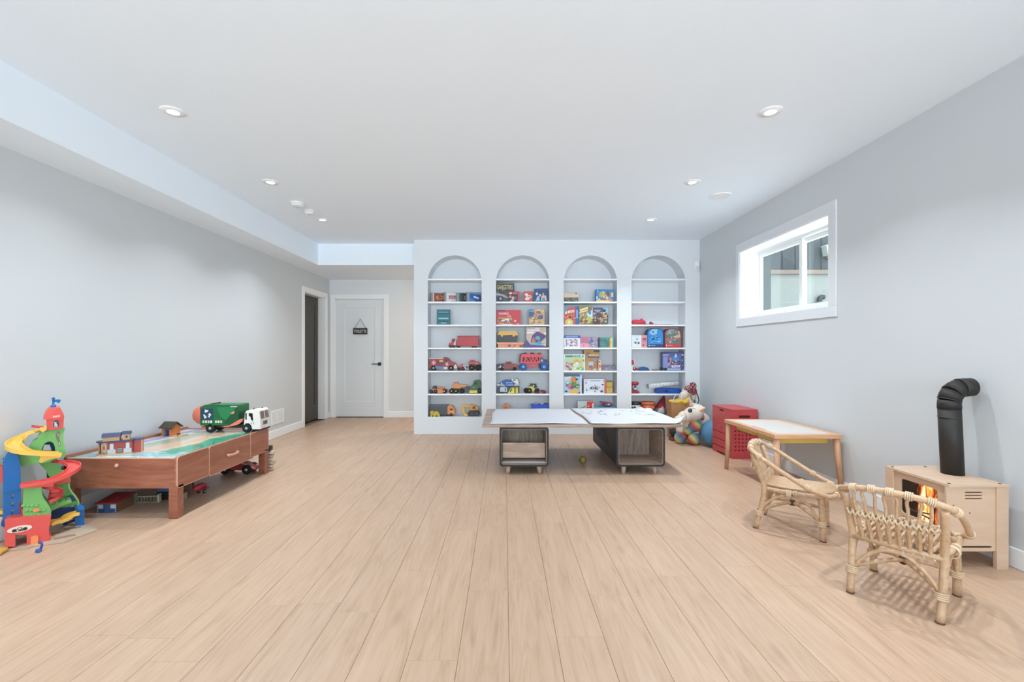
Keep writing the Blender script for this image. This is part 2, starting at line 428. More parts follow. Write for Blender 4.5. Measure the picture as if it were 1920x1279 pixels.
# window: flat casing, deep white reveal, sliding sashes
wg = G(); a = .09
for bx in ((WY0-a, WY1+a*.75, WZ0-a, WZ0), (WY0-a, WY1+a*.75, WZ1, WZ1+a), (WY0-a, WY0, WZ0, WZ1), (WY1, WY1+a*.75, WZ0, WZ1)): wg.box(XR-.014, XR, *bx, b=.003)
struct(wg.build('trim_3', PAINTB))
wn = G()
for bx in ((WY0-.0, WY1, WZ0, WZ0+.012), (WY0, WY1, WZ1-.012, WZ1), (WY0, WY0+.012, WZ0+.012, WZ1-.012), (WY1-.012, WY1, WZ0+.012, WZ1-.012)): wn.box(XR-.002, XR+.2, *bx)
VIN = C('#f4f6f7', .3, vary=.004)
wn = struct(wn.build('window_1', VIN))
fx = XR+.2
G().prism([[(WY0, WZ0), (WY1, WZ0), (WY1, WZ1), (WY0, WZ1)], [(WY0+.035, WZ0+.04), (WY1-.014, WZ0+.04), (WY1-.014, WZ1-.035), (WY0+.035, WZ1-.035)]], fx, fx+.1, 'yz').build('window_frame', VIN, wn)
G().box(fx+.05, XR+.345, WY1-.0145, WY1-.0005, WZ0+.0405, WZ1-.0355).build('outer_trim', C('#3a4446', .6), wn)
ym = (WY0+WY1)/2
def sash(y0, y1, x0):
    z0, z1 = WZ0+.041, WZ1-.036
    s = G().prism([[(y0, z0), (y1, z0), (y1, z1), (y0, z1)], [(y0+.045, z0+.045), (y1-.022, z0+.045), (y1-.022, z1-.035), (y0+.045, z1-.035)]], x0, x0+.032, 'yz').build('sash', VIN, wn)
    G().box(x0+.012, x0+.016, y0+.045, y1-.022, z0+.045, z1-.035).build('pane', glass_mat(), s)
sash(ym-.045, WY1-.015, fx+.012)
sash(WY0+.036, ym+.02, fx+.055)

# outside the window: neighbouring wall of dark boards over pale render
YE = 8.0
lz = PZ(508, YE)
ew = struct(G().box(3.0, 8.5, YE, YE+.2, -.3, lz-.06).build('wall_outside', C('#7d807c', .9, vary=.05, scale=4)))
G().box(3.0, 8.5, YE-.05, YE+.2, lz-.06, lz+.01).build('ledge', C('#75685e', .8), ew)
xx = 3.0
BOARD = wood('dark_siding', [(.2, '#262b2f'), (.6, '#32383c'), (.9, '#3c4246')], 'Z', 9, 2, .7)
while xx < 8.4:
    G().box(xx+.004, xx+.221, YE-.02, YE+.1, lz+.01, 4.4, b=.004).build('siding_board', BOARD, ew); xx += .225
G().box(3.0, 8.5, YE+.1, YE+.2, lz+.01, 4.4).build('backing_board', C('#25282a'), ew)
G().box(PX(1427, 7.2), PX(1441, 7.2), 7.15, 7.3, -.2, 4.4, b=.01).build('corner_post', C('#242b2d', .7), ew)
struct(G().box(3.0, 9.0, .5, 8.2, 1.0, 1.28).build('bounce_ground', C('#e4e7e8', .9, vary=.05)))  # unseen ground, raised and whitened to bounce daylight onto the ceiling
struct(G().box(3.0, 3.14, 6.6, YE, -.3, 4.4).build('wall_outside_corner', C('#7d807c', .9)))

# ---------------------------------------------------------------- fittings on walls and ceiling
LX = (-2.105, 1.69)
LENS = glow('lamp_lens', (1, .98, .95), 9)
RING = C('#f1f2f2', .35)
def downlight(x, y, label, group):
    t = thing('ceiling_light', label, 'light', (x, y, HC), 0, group)
    G().lathe([(.036, -.008), (.042, -.006), (.068, -.005), (.071, -.002), (.071, 0), (.034, 0), (.036, -.008)], 28, cap=False).build('trim_ring', RING, t)
    G().lathe([(.0365, -.0045), (.02, -.0055), (.0005, -.006)], 20, cap=False).build('lens', LENS, t)
    l = bpy.data.lights.new('lamp', 'AREA'); l.shape = 'DISK'; l.size = .05; l.energy = DOWN_W*(1.3 if y > 5 else 1); l.color = (.89, .945, 1); l.spread = math.radians(118)
    o = bpy.data.objects.new('lamp', l); COL.objects.link(o); o.parent = t; o.location = (0, 0, -.012)
for side, x in (('left', LX[0]), ('right', LX[1])):
    for y, w in ((2.93, 'nearest'), (4.15, 'middle'), (5.34, 'farthest')):
        downlight(x, y, 'round white recessed ceiling light, %s of the three in the %s row' % (w, side), 'recessed ceiling lights')
    for y, w in ((1.74, 'just above'), (.55, 'far above')):
        downlight(x, y, 'round white recessed ceiling light of the %s row, %s the top of the photo' % (side, w), 'recessed ceiling lights')
t = thing('ceiling_light', 'round recessed ceiling light in the low hall ceiling behind the arched wall', 'light', (-.45, 7.2, HS))
G().lathe([(.036, -.008), (.068, -.005), (.071, 0), (.034, 0), (.036, -.008)], 28, cap=False).build('trim_ring', RING, t)
G().lathe([(.0365, -.0045), (.0005, -.006)], 20, cap=False).build('lens', LENS, t)
l = bpy.data.lights.new('lamp', 'AREA'); l.shape = 'DISK'; l.size = .07; l.energy = 19; l.color = (1, .8, .58)
o = bpy.data.objects.new('lamp', l); COL.objects.link(o); o.parent = t; o.location = (0, 0, -.012)
# smoke detectors
for (px, py, Y, r, lab) in ((558, 380, 4.73, .068, 'white round smoke detector on the ceiling, the flatter one nearer the camera'),
                            (580, 395, 4.99, .052, 'small white round smoke detector on the ceiling beside a larger flatter one')):
    t = thing('smoke_detector', lab, 'smoke detector', (PX(px, Y), Y, HC), 0, 'smoke detectors')
    G().lathe([(r, 0), (r, -.012), (r*.96, -.014)], 24).build('base', RING, t)
    G().lathe([(r*.9, -.014), (r*.88, -.034), (r*.7, -.042), (.001, -.043)], 24).build('cover', C('#e6e8ea', .4), t)
    G().lathe([(r*.3, -.0425), (r*.28, -.046), (.001, -.046)], 12).build('button', C('#c9ced2', .4), t)
t = thing('ceiling_speaker', 'large flat white round cover on the ceiling near the window', 'speaker', (2.115, 4.52, HC))
G().lathe([(.105, 0), (.105, -.006), (.098, -.011), (.09, -.008)], 36).build('rim', RING, t)
G().lathe([(.09, -.008), (.001, -.0095)], 36, cap=False).build('grille', C('#e9ebec', .6), t)
# motion sensor in the corner
t = thing('motion_sensor', 'small white motion sensor high on the arched wall near the right corner', 'sensor', (PX(1306, YB), YB, PZ(510, YB)))
G().box(-.034, .034, -.034, 0, 0, .14, b=.01).build('housing', RING, t)
G().box(-.026, .026, -.044, -.034, .012, .07, b=.006).build('detector_lens', C('#d8dcdf', .3), t)
# return air grille on the left wall
t = thing('wall_vent', 'white louvred air vent low on the left wall beside the dark doorway', 'vent', (XL, 5.92, .18))
G().prism([[(0, 0), (.34, 0), (.34, .18), (0, .18)], [(.018, .018), (.322, .018), (.322, .162), (.018, .162)]], 0, .008, 'yz').build('frame', RING, t)
G().box(-.001, .001, .018, .322, .018, .162).build('backing', C('#b9bdc0'), t)
for i in range(9):
    z = .022+i*.0158
    G().add([(.002, .018, z+.008), (.002, .322, z+.008), (.007, .322, z), (.007, .018, z), (.004, .018, z+.01), (.004, .322, z+.01)], [(0, 1, 2, 3), (3, 2, 5, 4), (0, 4, 5, 1)], 0).build('slat', RING, t)
G().box(.003, .008, .166, .174, .018, .162).build('divider', RING, t)
# toilet sign hanging on the white door
t = thing('door_sign', 'small black hanging sign lettered TOILETTE on the white door', 'sign', (PX(675.5, YH), YH-.004, PZ(627, YH)))
w, hh = .244, .107
G().box(-w/2, w/2, -.004, .004, 0, hh, b=.002).build('board', C('#24211f', .5), t)
g, ms = print_on([('t', 'TOILETTE', .06, .27, .94, .73, '#e9e6df')], w, hh, -.0045, x0=-w/2); g.build('lettering', ms, t)
G().tube([(-w*.4, 0, hh-.004), (0, .002, hh+.15), (w*.4, 0, hh-.004)], .004, 6).build('rope', C('#5c544c', .8), t)
G().cyl((0, 0, hh+.15), .007, -.006, .012, 'y', 10).build('hook', C('#8f8a84', .4, 1), t)
# outlet inside the third arch
t = thing('power_outlet', 'white power outlet low inside the third arch', 'outlet', (PX(1061, YB)+.012, YB+.12, PZ(765, YB)))
G().box(-.004, 0, -.035, .035, 0, .115, b=.001).build('cover_plate', RING, t)
for z in (.03, .075): G().box(0, .002, -.016, .016, z-.013, z+.013, b=.001).build('socket', C('#8d9296'), t)
t.location.x = PX(1057, YB)+.005
# lantern and pipe outside
t = thing('wall_lantern', 'pale box lantern on the dark boards outside the window', 'lantern', (PX(1549, YE), YE-.08, PZ(487, YE)))
G().prism([(-.07, .05), (.07, .05), (.095, .2), (-.095, .2)], -.07, .06, 'xz').build('lamp_body', C('#a9b0a8', .3), t)
G().box(-.105, .105, -.08, .07, .2, .225, b=.006).build('cap', C('#b9bdb9', .4), t)
G().lathe([(.02, 0), (.05, .02), (.055, .05)], 12).build('base', C('#b39462', .4, .6), t)
t = thing('vent_pipe', 'grey pipe with a dark bent end on the pale wall outside the window', 'pipe', (PX(1532, YE), YE-.06, PZ(590, YE)))
G().tube([(0, 0, -2.0), (0, 0, .22)], .036, 12).build('riser', C('#6a7478', .5), t)
G().tube(smooth_path([(0, 0, .22), (.004, -.002, .27), (.03, -.005, .295), (.075, -.005, .295)], 4), .04, 12).build('bend', C('#1f262c', .5), t)

# ---------------------------------------------------------------- low table with two open cabinets, paper on top
GREYOAK = wood('grey_oak', [(.18, '#5f5147'), (.42, '#8a786a'), (.62, '#a08e80'), (.82, '#b3a294')], 'Z', 8, 3.2, .5)
GREYOAKX = wood('grey_oak_long', [(.18, '#75655a'), (.42, '#9a8475'), (.62, '#ab9586'), (.82, '#baa697')], 'X', 8, 3.2, .5)
SLATE = C('#1c1e21', .5, vary=.05)
TY0, TY1, TZ = 4.20, 5.37, .437
t = thing('coffee_table', 'low wide wooden table on two open charcoal edged cabinets in the room centre', 'table', (.71, TY0, 0))
tx = lambda v: v-.71
G().box(tx(-.204), tx(1.626), 0, TY1-TY0, TZ, TZ+.024, b=.002).build('tabletop', GREYOAKX, t)
G().box(tx(-.2035), tx(-.13), .5, .515, TZ+.0238, TZ+.0246).build('scratch', C('#d9cdc2'), t)
def cabinet(x0, x1, shelf):
    z0, z1 = .079, TZ; D = 1.13; th = .019
    out = rrect(tx(x0), tx(x1), z0, z1-.0, .028, 4); inn = rrect(tx(x0)+th, tx(x1)-th, z0+th, z1-th, .02, 4)
    c = G().prism([out, inn], .012, D, 'xz', sm=False).build('cabinet', SLATE, t)
    lx0, lx1, lz0, lz1 = tx(x0)+th, tx(x1)-th, z0+th, z1-th
    g = G().prism([rrect(lx0, lx1, lz0, lz1, .02), rrect(lx0+.003, lx1-.003, lz0+.003, lz1-.003, .018)], .006, .42, 'xz'); g.build('lining', GREYOAKX, c)
    G().box(lx0, lx1, .40, .415, lz0, lz1).build('back_panel', GREYOAK, c)
    if shelf:
        G().box(lx0+.009, lx1-.009, .075, .09, lz0+.045, lz0+.185, b=.002).build('drawer_front', GREYOAKX, c)
        G().box(lx0+.009, lx1-.009, .02, .40, lz0+.009, lz0+.012).build('bottom_liner', C('#cfcac4', .5), c)
    else:
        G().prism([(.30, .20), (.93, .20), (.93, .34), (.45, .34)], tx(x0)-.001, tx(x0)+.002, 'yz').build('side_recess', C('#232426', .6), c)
    for fx_, fy in ((.085, .075), (.365, .075), (.085, D-.12), (.365, D-.12)):
        sx_ = -1 if fx_ < .2 else 1
        g = G(); n = 12
        pr = [(.026, z0), (.017, 0)]
        v = [(tx(x0)+fx_+(0 if h else sx_*.007)+r*math.cos(2*PI*j/n), fy+r*math.sin(2*PI*j/n), h) for r, h in pr for j in range(n)]
        g.add(v, [(j, (j+1) % n, n+(j+1) % n, n+j) for j in range(n)], 0, True); g.add(v, [list(range(n)), list(range(n, 2*n))])
        g.build('leg', C('#b9a28d', .5), c)
cabinet(-.046, .404, True); cabinet(1.022, 1.465, False)
PAPER = C('#c9ccd1', .8, vary=.012, scale=6)
def sheet(name, label, corners, z, seed, curl=None):
    """a sheet of paper with gentle cockling; corners front-left, front-right, back-right, back-left"""
    rr = random.Random(seed); nx, ny = 22, 14
    T = thing(name, label, 'paper', (corners[0][0], corners[0][1], z), 0, 'paper sheets on the low table')
    ph = [rr.uniform(0, 6) for _ in range(6)]
    def pos(u, v):
        a, b, c, d = corners
        x = (a[0]*(1-u)+b[0]*u)*(1-v)+(d[0]*(1-u)+c[0]*u)*v; y = (a[1]*(1-u)+b[1]*u)*(1-v)+(d[1]*(1-u)+c[1]*u)*v
        e = min(u, 1-u, v, 1-v)
        y += (.006*math.sin(9*u+ph[0])+.004*math.sin(23*u+ph[1]))*(1 if v < .1 or v > .9 else .3); x += .010*math.sin(7*v+ph[2])
        zz = .0012+.004*(1+math.sin(7*u+ph[3])*math.sin(5*v+ph[4]))*max(0, 1-e*6)+.0012*(1+math.sin(15*u+ph[5]))
        if curl: zz += curl(u, v)
        return (x-corners[0][0], y-corners[0][1], zz)
    vs = [pos(i/nx, j/ny) for j in range(ny+1) for i in range(nx+1)]
    fs = [(j*(nx+1)+i, j*(nx+1)+i+1, (j+1)*(nx+1)+i+1, (j+1)*(nx+1)+i) for j in range(ny) for i in range(nx)]
    o = G().add(vs, fs, 0, True).build('paper_sheet', PAPER, T)
    s = o.modifiers.new('thickness', 'SOLIDIFY'); s.thickness = .0008; s.offset = 1
    return T, pos
ZT = TZ+.0245
sheet('paper_sheet', 'plain white paper sheet on the left half of the low table', [(-.142, 4.235), (.765, 4.225), (.745, 5.335), (-.11, 5.33)], ZT, 2)
def curl(u, v):
    k = max(0, u-.93)/.07*max(0, .3-v)/.3; c2 = max(0, u-.86)/.14*max(0, v-.78)/.22
    return .07*k**1.5+.05*math.sin(min(1, c2*2.2)*PI)*c2**.5
T, pos = sheet('paper_sheet', 'white paper sheet with faint drawings and a curled corner on the low table', [(.80, 4.225), (1.655, 4.215), (1.655, 5.345), (.775, 5.365)], ZT+.002, 5, curl)
g = G(); rr = random.Random(4)
for k in range(34):
    u, v = rr.uniform(.06, .9), rr.uniform(.5, .95); r = rr.uniform(.012, .035); pts = []
    for i in range(7):
        a = i*.9+k; pts.append(Vector(pos(min(.97, max(.02, u+r*math.cos(a)*rr.uniform(.4, 1.2))), min(.97, v+r*math.sin(a*1.3))))+Vector((0, 0, .0022)))
    g.tube(pts, .0009, 4)
g.build('pencil_drawing', C('#a2a8b2', .8), T)['kind'] = 'stuff'
t = thing('ball', 'small olive yellow ball on the floor between the two cabinets', 'ball', (PX(1092.5, 4.65), 4.65, 0))
G().ball((0, 0, .037), .037, 0, 20, 14).build('ball_skin', C('#8f7a33', .5), t)
G().lathe([(.0373, .0355), (.0375, .037), (.0373, .0385)], 24, cap=False).build('seam', C('#75642a'), t)

# ---------------------------------------------------------------- red-brown play table against the left wall
CHERRY = wood('cherry_wood', [(.15, '#7c4835'), (.45, '#965c46'), (.7, '#a56a53'), (.9, '#ae755d')], 'X', 7, 2.2, .38)
CHERRYY = wood('cherry_wood_side', [(.15, '#855039'), (.45, '#9f654d'), (.7, '#ae745b'), (.9, '#b67d64')], 'Y', 7, 2.2, .36)
EDGE = C('#d2a58c', .45)
x1, x0, y0, y1, z0, z1 = -2.205, -2.97, 3.11, 4.31, .205, .417
t = thing('play_table', 'reddish brown wooden play table with printed landscape top and drawers by left wall', 'table', (x0, y0, 0))
w, dp = x1-x0, y1-y0
G().box(.0, w-.0215, 0, .022, z0, z1-.012, b=.002).build('end_panel', CHERRY, t)
G().box(.0, w-.0215, .0, .0225, z1-.012, z1-.007, b=.001).build('edge_strip', EDGE, t)
G().box(.0, w-.03, dp-.022, dp, z0, z1-.004, b=.002).build('end_panel', CHERRY, t)
def side(name, ya, yb, za, zb, r):
    p = G().prism(rrect(ya, yb, za, zb, r, 5), w-.0215, w, 'yz').build(name, CHERRYY, t)
    G().prism([rrect(ya-.0005, yb+.0005, za-.0005, zb+.0005, r, 5), rrect(ya+.0035, yb-.0035, za+.0035, zb-.0035, r-.003, 5)], w-.006, w+.0006, 'yz').build('edge_banding', EDGE, p)
    return p
side('side_panel', 0, .335, z0, z1, .022)
dr = side('drawer', .3385, .893, z0-.010, z1, .016)
side('side_panel', .8965, dp, z0, z1, .022)
h = G().tube(smooth_path([(w, .555, .305), (w+.018, .565, .302), (w+.026, .62, .30), (w+.018, .675, .302), (w, .685, .305)], 5), [.011]+[.0115]*19+[.011], 10).build('handle', C('#c08e72', .4), dr)
for ya, yb in ((0, .6), (.603, dp)): G().prism(rrect(ya, yb, z0, z1+.012, .02, 4), 0, .018, 'yz').build('back_rail', CHERRYY, t)
for lx_, ly in ((0, 0), (w-.062, 0), (0, dp-.062), (w-.062, dp-.062)):
    G().box(lx_, lx_+.062, ly+.001, ly+.062, 0, z0+(.02 if lx_ else .1), b=.003).build('leg', CHERRY, t)
G().cyl((.36, -.006, .362), .012, -.006, .006, 'y', 14, b=.003).build('knob', C('#d5b3a0', .4), t)
G().box(.018, w-.022, .022, dp-.022, z0+.004, z1-.014).build('drawer_box', C('#6a4334'), t)
# printed play mat
m, ns, ls, b = nodes_of('printed_landscape')
tc = N(ns, 'ShaderNodeTexCoord'); sp = N(ns, 'ShaderNodeSeparateXYZ'); ls.new(tc.outputs['Object'], sp.inputs[0])
n1 = N(ns, 'ShaderNodeTexNoise', Scale=3.2, Detail=5, Distortion=.6); ls.new(tc.outputs['Object'], n1.inputs['Vector'])
n2 = N(ns, 'ShaderNodeTexNoise', Scale=16, Detail=4); ls.new(tc.outputs['Object'], n2.inputs['Vector'])
def mth(op, a, b_, c=None):
    q = N(ns, 'ShaderNodeMath', operation=op)
    for i, v in enumerate((a, b_, c)):
        if v is None: continue
        if isinstance(v, (int, float)): q.inputs[i].default_value = v
        else: ls.new(v, q.inputs[i])
    return q.outputs[0]
across = mth('MULTIPLY_ADD', sp.outputs['X'], 1.36, mth('MULTIPLY_ADD', n1.outputs['Fac'], .34, -.17))
across = mth('ADD', across, mth('MULTIPLY_ADD', n2.outputs['Fac'], .12, -.06))
across = mth('ADD', across, mth('MULTIPLY', mth('SUBTRACT', .45, sp.outputs['Y']), .22))
r1 = ramp(ns, [(.0, '#cfd6e2'), (.1, '#8fa6cf'), (.17, '#e3e4e0'), (.24, '#9fb09a'), (.36, '#a9b9a2'), (.47, '#e0c3ae'), (.57, '#d9b79f'), (.66, '#dcd3b4'), (.72, '#5fa98c'), (.84, '#2f9a7c'), (1, '#38a184')])
ls.new(across, r1.inputs[0])
near = mth('ADD', sp.outputs['Y'], mth('MULTIPLY_ADD', n1.outputs['Fac'], .5, -.25))
r2 = ramp(ns, [(.0, '#8fc0d0'), (.3, '#7fb8b6'), (.6, '#e4eaea'), (.7, '#6fb3c4'), (1, '#9ad0cf')]); ls.new(mth('FRACT', mth('MULTIPLY_ADD', near, 6, n2.outputs['Fac']), None), r2.inputs[0])
fc = N(ns, 'ShaderNodeMapRange', interpolation_type='SMOOTHSTEP'); fc.inputs[1].default_value = .05; fc.inputs[2].default_value = .26; fc.inputs[3].default_value = 1; fc.inputs[4].default_value = 0
ls.new(near, fc.inputs[0])
mx = N(ns, 'ShaderNodeMix', data_type='RGBA'); ls.new(fc.outputs[0], mx.inputs[0]); ls.new(r1.outputs[0], mx.inputs[6]); ls.new(r2.outputs[0], mx.inputs[7])
ls.new(mx.outputs[2], b.inputs['Base Color']); b.inputs['Roughness'].default_value = .16
G().box(.018, w-.022, .022, dp-.022, z1-.014, z1-.010).build('play_mat', m, t)
MATZ = z1-.010

# toy station on the play table
ST = wood('pale_toy_wood', [(.2, '#bb8f66'), (.6, '#cfa57b'), (.9, '#d9b48d')], 'X', 6, 4, .5)
NAVY = C('#2f3f63', .35); BRICKR = C('#a8453f', .5)
s = thing('toy_station', 'wooden toy train station with blue roofs and red walls on the play table', 'toy building', (-2.745, 3.26, MATZ), math.radians(30)); s.scale = (.80, .85, 1.02)
def oval(x0, x1, y0, y1): return arc(x0+(y1-y0)/2, (y0+y1)/2, (y1-y0)/2, (y1-y0)/2, 90, 270, 10)+[(x1, y0), (x1, y1)]
G().prism(oval(-.13, .125, -.055, .055), 0, .009, 'xy').build('base', ST, s)
G().prism(oval(-.135, .125, -.06, .06), .088, .095, 'xy').build('canopy', NAVY, s)
for px_, py_ in ((-.112, -.012), (-.085, -.045), (-.06, -.048), (-.112, .02), (-.06, .03)): G().cyl((px_, py_, 0), .007, .009, .088, 'z', 10).build('post', ST, s)
wl = G().box(-.052, .12, -.045, .045, .009, .088).build('wall', BRICKR, s)
for xa in (-.05, .06): G().box(xa, xa+.055, -.0475, -.045, .009, .038).build('stone_panel', C('#b7c2c2'), wl); G().box(xa+.016, xa+.042, -.049, -.0465, .038, .078, b=.001).build('window_panel', C('#c9d2d6'), wl)
G().box(.02, .048, -.047, -.045, .009, .045).build('door_panel', C('#23262b'), wl)
for i in range(4): G().box(.018, .05, -.0482, -.047, .014+i*.008, .017+i*.008).build('stripe', C('#b7c2c2'), wl)
up = G().box(-.085, .03, -.035, .03, .095, .122).build('upper_storey', ST, s)
G().prism([(-.042, .12), (.037, .12), (.022, .145), (-.027, .145)], -.092, .037, 'yz').build('roof', NAVY, up)
tw = G().box(.05, .098, -.02, .03, .095, .135).build('tower', ST, s)
G().prism([(-.028, .133), (.038, .133), (.02, .152), (-.01, .152)], .044, .104, 'yz').build('roof', NAVY, tw)
G().cyl((.076, -.0205, .115), .009, -.001, .002, 'y', 12).build('round_window', C('#6b3a2c'), tw)
wg_ = G().box(.115, .185, -.02, .052, 0, .088).build('side_wing', BRICKR, s)
G().box(.11, .19, -.026, .058, .088, .096).build('roof', NAVY, wg_); G().box(.18, .19, -.024, -.012, 0, .088).build('post', ST, wg_)
# toy shed
s = thing('toy_shed', 'small orange toy shed with dark gable roof on the play table', 'toy building', (-2.855, 3.97, MATZ), math.radians(-8))
G().box(-.07, .115, -.055, .04, 0, .007, b=.002).build('base', ST, s)
wl = G().prism([(-.055, .007), (.035, .007), (.035, .078), (-.01, .108), (-.055, .078)], -.055, .04, 'yz').build('wall', C('#c9794a', .5), s)
wl.rotation_euler = (0, 0, 0)
rf = G()
for sg in (-1, 1): rf.add([(-.07, -.01, .122), (.055, -.01, .122), (.055, -.01+sg*.062, .075), (-.07, -.01+sg*.062, .075), (-.07, -.01, .114), (.055, -.01, .114), (.055, -.01+sg*.06, .069), (-.07, -.01+sg*.06, .069)], [(0, 1, 2, 3), (4, 7, 6, 5), (0, 3, 7, 4), (1, 5, 6, 2), (3, 2, 6, 7)])
rf.build('roof', C('#3d3a30', .7), s)
dd = G().box(-.025, .018, -.0575, -.055, .007, .06).build('door', C('#26304d'), s)
G().box(-.03, -.008, -.059, -.0565, .012, .052).build('door_panel', C('#4d6a92'), dd)
G().box(.022, .036, -.0575, -.055, .06, .085).build('hatch', C('#5c2d22'), s)
G().tube([(.075, -.03, .007), (.075, -.03, .02), (.1, -.03, .02)], .005, 6).build('bumper', C('#2c2a28'), s)

# toy recycling truck on the play table
TYRE = C('#1b1b1c', .7)
def wheel(parent, x, y, r, wd, hub='#b9bec4', z=None, tyre=None):
    z = r if z is None else z
    g = G().lathe([(r*.62, -wd/2), (r*.93, -wd/2), (r, -wd*.32), (r, wd*.32), (r*.93, wd/2), (r*.62, wd/2)], 18, (x, y, z), 'y', 0)
    o = g.build('wheel', tyre or TYRE, parent)
    G().lathe([(.001, -wd*.5-.001), (r*.3, -wd*.5-.001), (r*.36, -wd*.42), (r*.6, -wd*.46), (r*.62, -wd*.3), (r*.62, wd*.46), (.001, wd*.46)], 14, (x, y, z), 'y', 0).build('hub', C(hub, .35, .2), o)
    return o
s = thing('toy_recycling_truck', 'large toy recycling truck with green bin body and white cab on the play table', 'toy truck', (-2.5, 4.18, MATZ))
GRN = C('#1f6a3c', .35); GRND = C('#17542f', .35); ORG = C('#d9705a', .4); WHT = C('#eceae6', .35)
hw = .082
wheel(s, -.118, -.062, .039, .04); wheel(s, .205, -.062, .039, .04); wheel(s, -.118, .062, .039, .04); wheel(s, .205, .062, .039, .04)
G().box(-.17, .3, -.05, .05, .035, .062, b=.004).build('chassis', C('#242424'), s)
bn = G().prism([(-.205, .062), (.105, .062), (.14, .1), (.14, .225), (.135, .235), (-.16, .235), (-.205, .215)], -hw, hw, 'xz').build('bin_body', GRN, s)
G().prism([(-.055, .215), (.12, .215), (.03, .105), (-.02, .135)], -hw-.006, -hw, 'xz').build('bin_facet', C('#2c8250', .3), bn)
G().prism([(.03, .105), (.12, .215), (.135, .215), (.135, .075), (.0, .075)], -hw-.004, -hw, 'xz').build('bin_facet', GRND, bn)
G().box(.07, .13, -hw-.0085, -hw-.006, .217, .224).build('stripe', WHT, bn)
G().prism([(.068, .158), (.098, .160), (.108, .183), (.088, .178)], -hw-.0085, -hw-.004, 'xz').build('grip', C('#ee8b76'), bn)
tn = G().lathe([(.001, -.104), (.03, -.101), (.058, -.085), (.075, -.058), (.083, -.02), (.084, 0)], 20, (-.205, 0, .14), 'x', 0).build('tailgate', ORG, s)
sq, ms = print_on([('r', 0, 0, 1, 1, '#28415f')]+[('p', [(.5+.36*math.cos(a+PI/2-.42)*.9, .5+.40*math.sin(a+PI/2-.42)), (.5+.36*math.cos(a+PI/2+.30)*.9, .5+.40*math.sin(a+PI/2+.30)), (.5+.44*math.cos(a+PI/2+.42)*.9, .5+.5*math.sin(a+PI/2+.42)), (.5+.26*math.cos(a+PI/2+.95)*.9, .5+.3*math.sin(a+PI/2+.95)), (.5+.12*math.cos(a+PI/2+.35)*.9, .5+.14*math.sin(a+PI/2+.35)), (.5+.20*math.cos(a+PI/2+.25)*.9, .5+.23*math.sin(a+PI/2+.25)), (.5+.20*math.cos(a+PI/2-.45)*.9, .5+.23*math.sin(a+PI/2-.45))], '#e9ece4') for a in (0, 2.094, 4.189)],
                  .105, .095, -hw-.001, x0=-.195, z0=.108)
sq.build('recycling_emblem', ms, s)
sq, ms = print_on([('r', .04+k*.115+(.1 if k > 3 else 0), 0, .12+k*.115+(.1 if k > 3 else 0), 1, '#ece6dc' if k % 2 else '#d9d2c6') for k in range(7)], .2, .02, -hw-.001, x0=-.19, z0=.083)
sq.build('warning_stripes', ms, s)
G().tube([(-.19, -.05, .222), (-.1, -.04, .243), (-.1, .04, .243), (-.19, .05, .222)], .005, 6).build('top_rail', C('#4b3b2e'), s)
G().prism([(-.01, .055), (.06, .062), (.11, .09), (.155, .115), (.185, .118), (.175, .1), (.15, .075), (.1, .06), (.04, .05)], -hw-.012, -hw, 'xz').build('lifting_arm', C('#e9826a'), s)
G().box(-.205, -.165, -.07, .07, .028, .052, b=.003).build('rear_bumper', ORG, s)
cb = G().prism([(.185, .06), (.195, .165), (.21, .186), (.3, .196), (.318, .185), (.33, .11), (.332, .03), (.258, .03), (.25, .062), (.228, .08), (.2, .08)], -hw, hw, 'xz').build('cab', WHT, s)
G().box(.178, .192, -hw+.004, hw-.004, .06, .17).build('cab_back', C('#2a2320'), s)
wi = C('#2b2522', .15)
G().prism([(.228, .165), (.262, .163), (.268, .1), (.25, .108), (.243, .135), (.23, .14)], -hw-.0015, -hw+.002, 'xz').build('side_window', wi, cb)
G().prism([(.198, .165), (.21, .165), (.21, .11), (.198, .11)], -hw-.0015, -hw+.002, 'xz').build('side_window', wi, cb)
for sg in (-1, 1):
    q = [(.322, .176), (.3305, .115)]; ya, yb = (.008, .07) if sg > 0 else (-.07, -.008)
    G().add([(q[0][0], ya, q[0][1]), (q[0][0], yb, q[0][1]), (q[1][0]+.0015, yb, q[1][1]), (q[1][0]+.0015, ya, q[1][1]), (q[0][0]-.006, ya, q[0][1]), (q[0][0]-.006, yb, q[0][1]), (q[1][0]-.005, yb, q[1][1]), (q[1][0]-.005, ya, q[1][1])],
            [(0, 1, 2, 3), (0, 4, 5, 1), (3, 2, 6, 7), (0, 3, 7, 4), (1, 5, 6, 2)]).build('windscreen', C('#7d6f66', .1), cb)
gr = G()
for i in range(4): gr.box(.331, .334, -.035, .035, .062+i*.008, .067+i*.008)
gr.build('grille', C('#3a3a3e'), cb)
G().box(.255, .336, -hw+.002, hw-.002, .018, .032, b=.003).build('front_bumper', C('#2b2725'), s)
sq, ms = print_on([('p', [(.5, 1), (.62, .8), (.5, .72), (.38, .8)], '#3c4148'), ('p', [(0, 0), (.3, 0), (.3, .18), (.12, .2), (.3, .6), (.18, .66)], '#3c4148'), ('p', [(1, 0), (.7, 0), (.7, .18), (.88, .2), (.7, .6), (.82, .66)], '#3c4148')], .03, .03, -hw-.0005, x0=.246, z0=.072)
sq.build('recycling_mark', ms, s)
for xx_, yy_ in ((.245, -.03), (.29, .03)): G().cyl((xx_, yy_, .188), .006, 0, .016, 'z', 8).build('roof_light', C('#4a4642'), s)

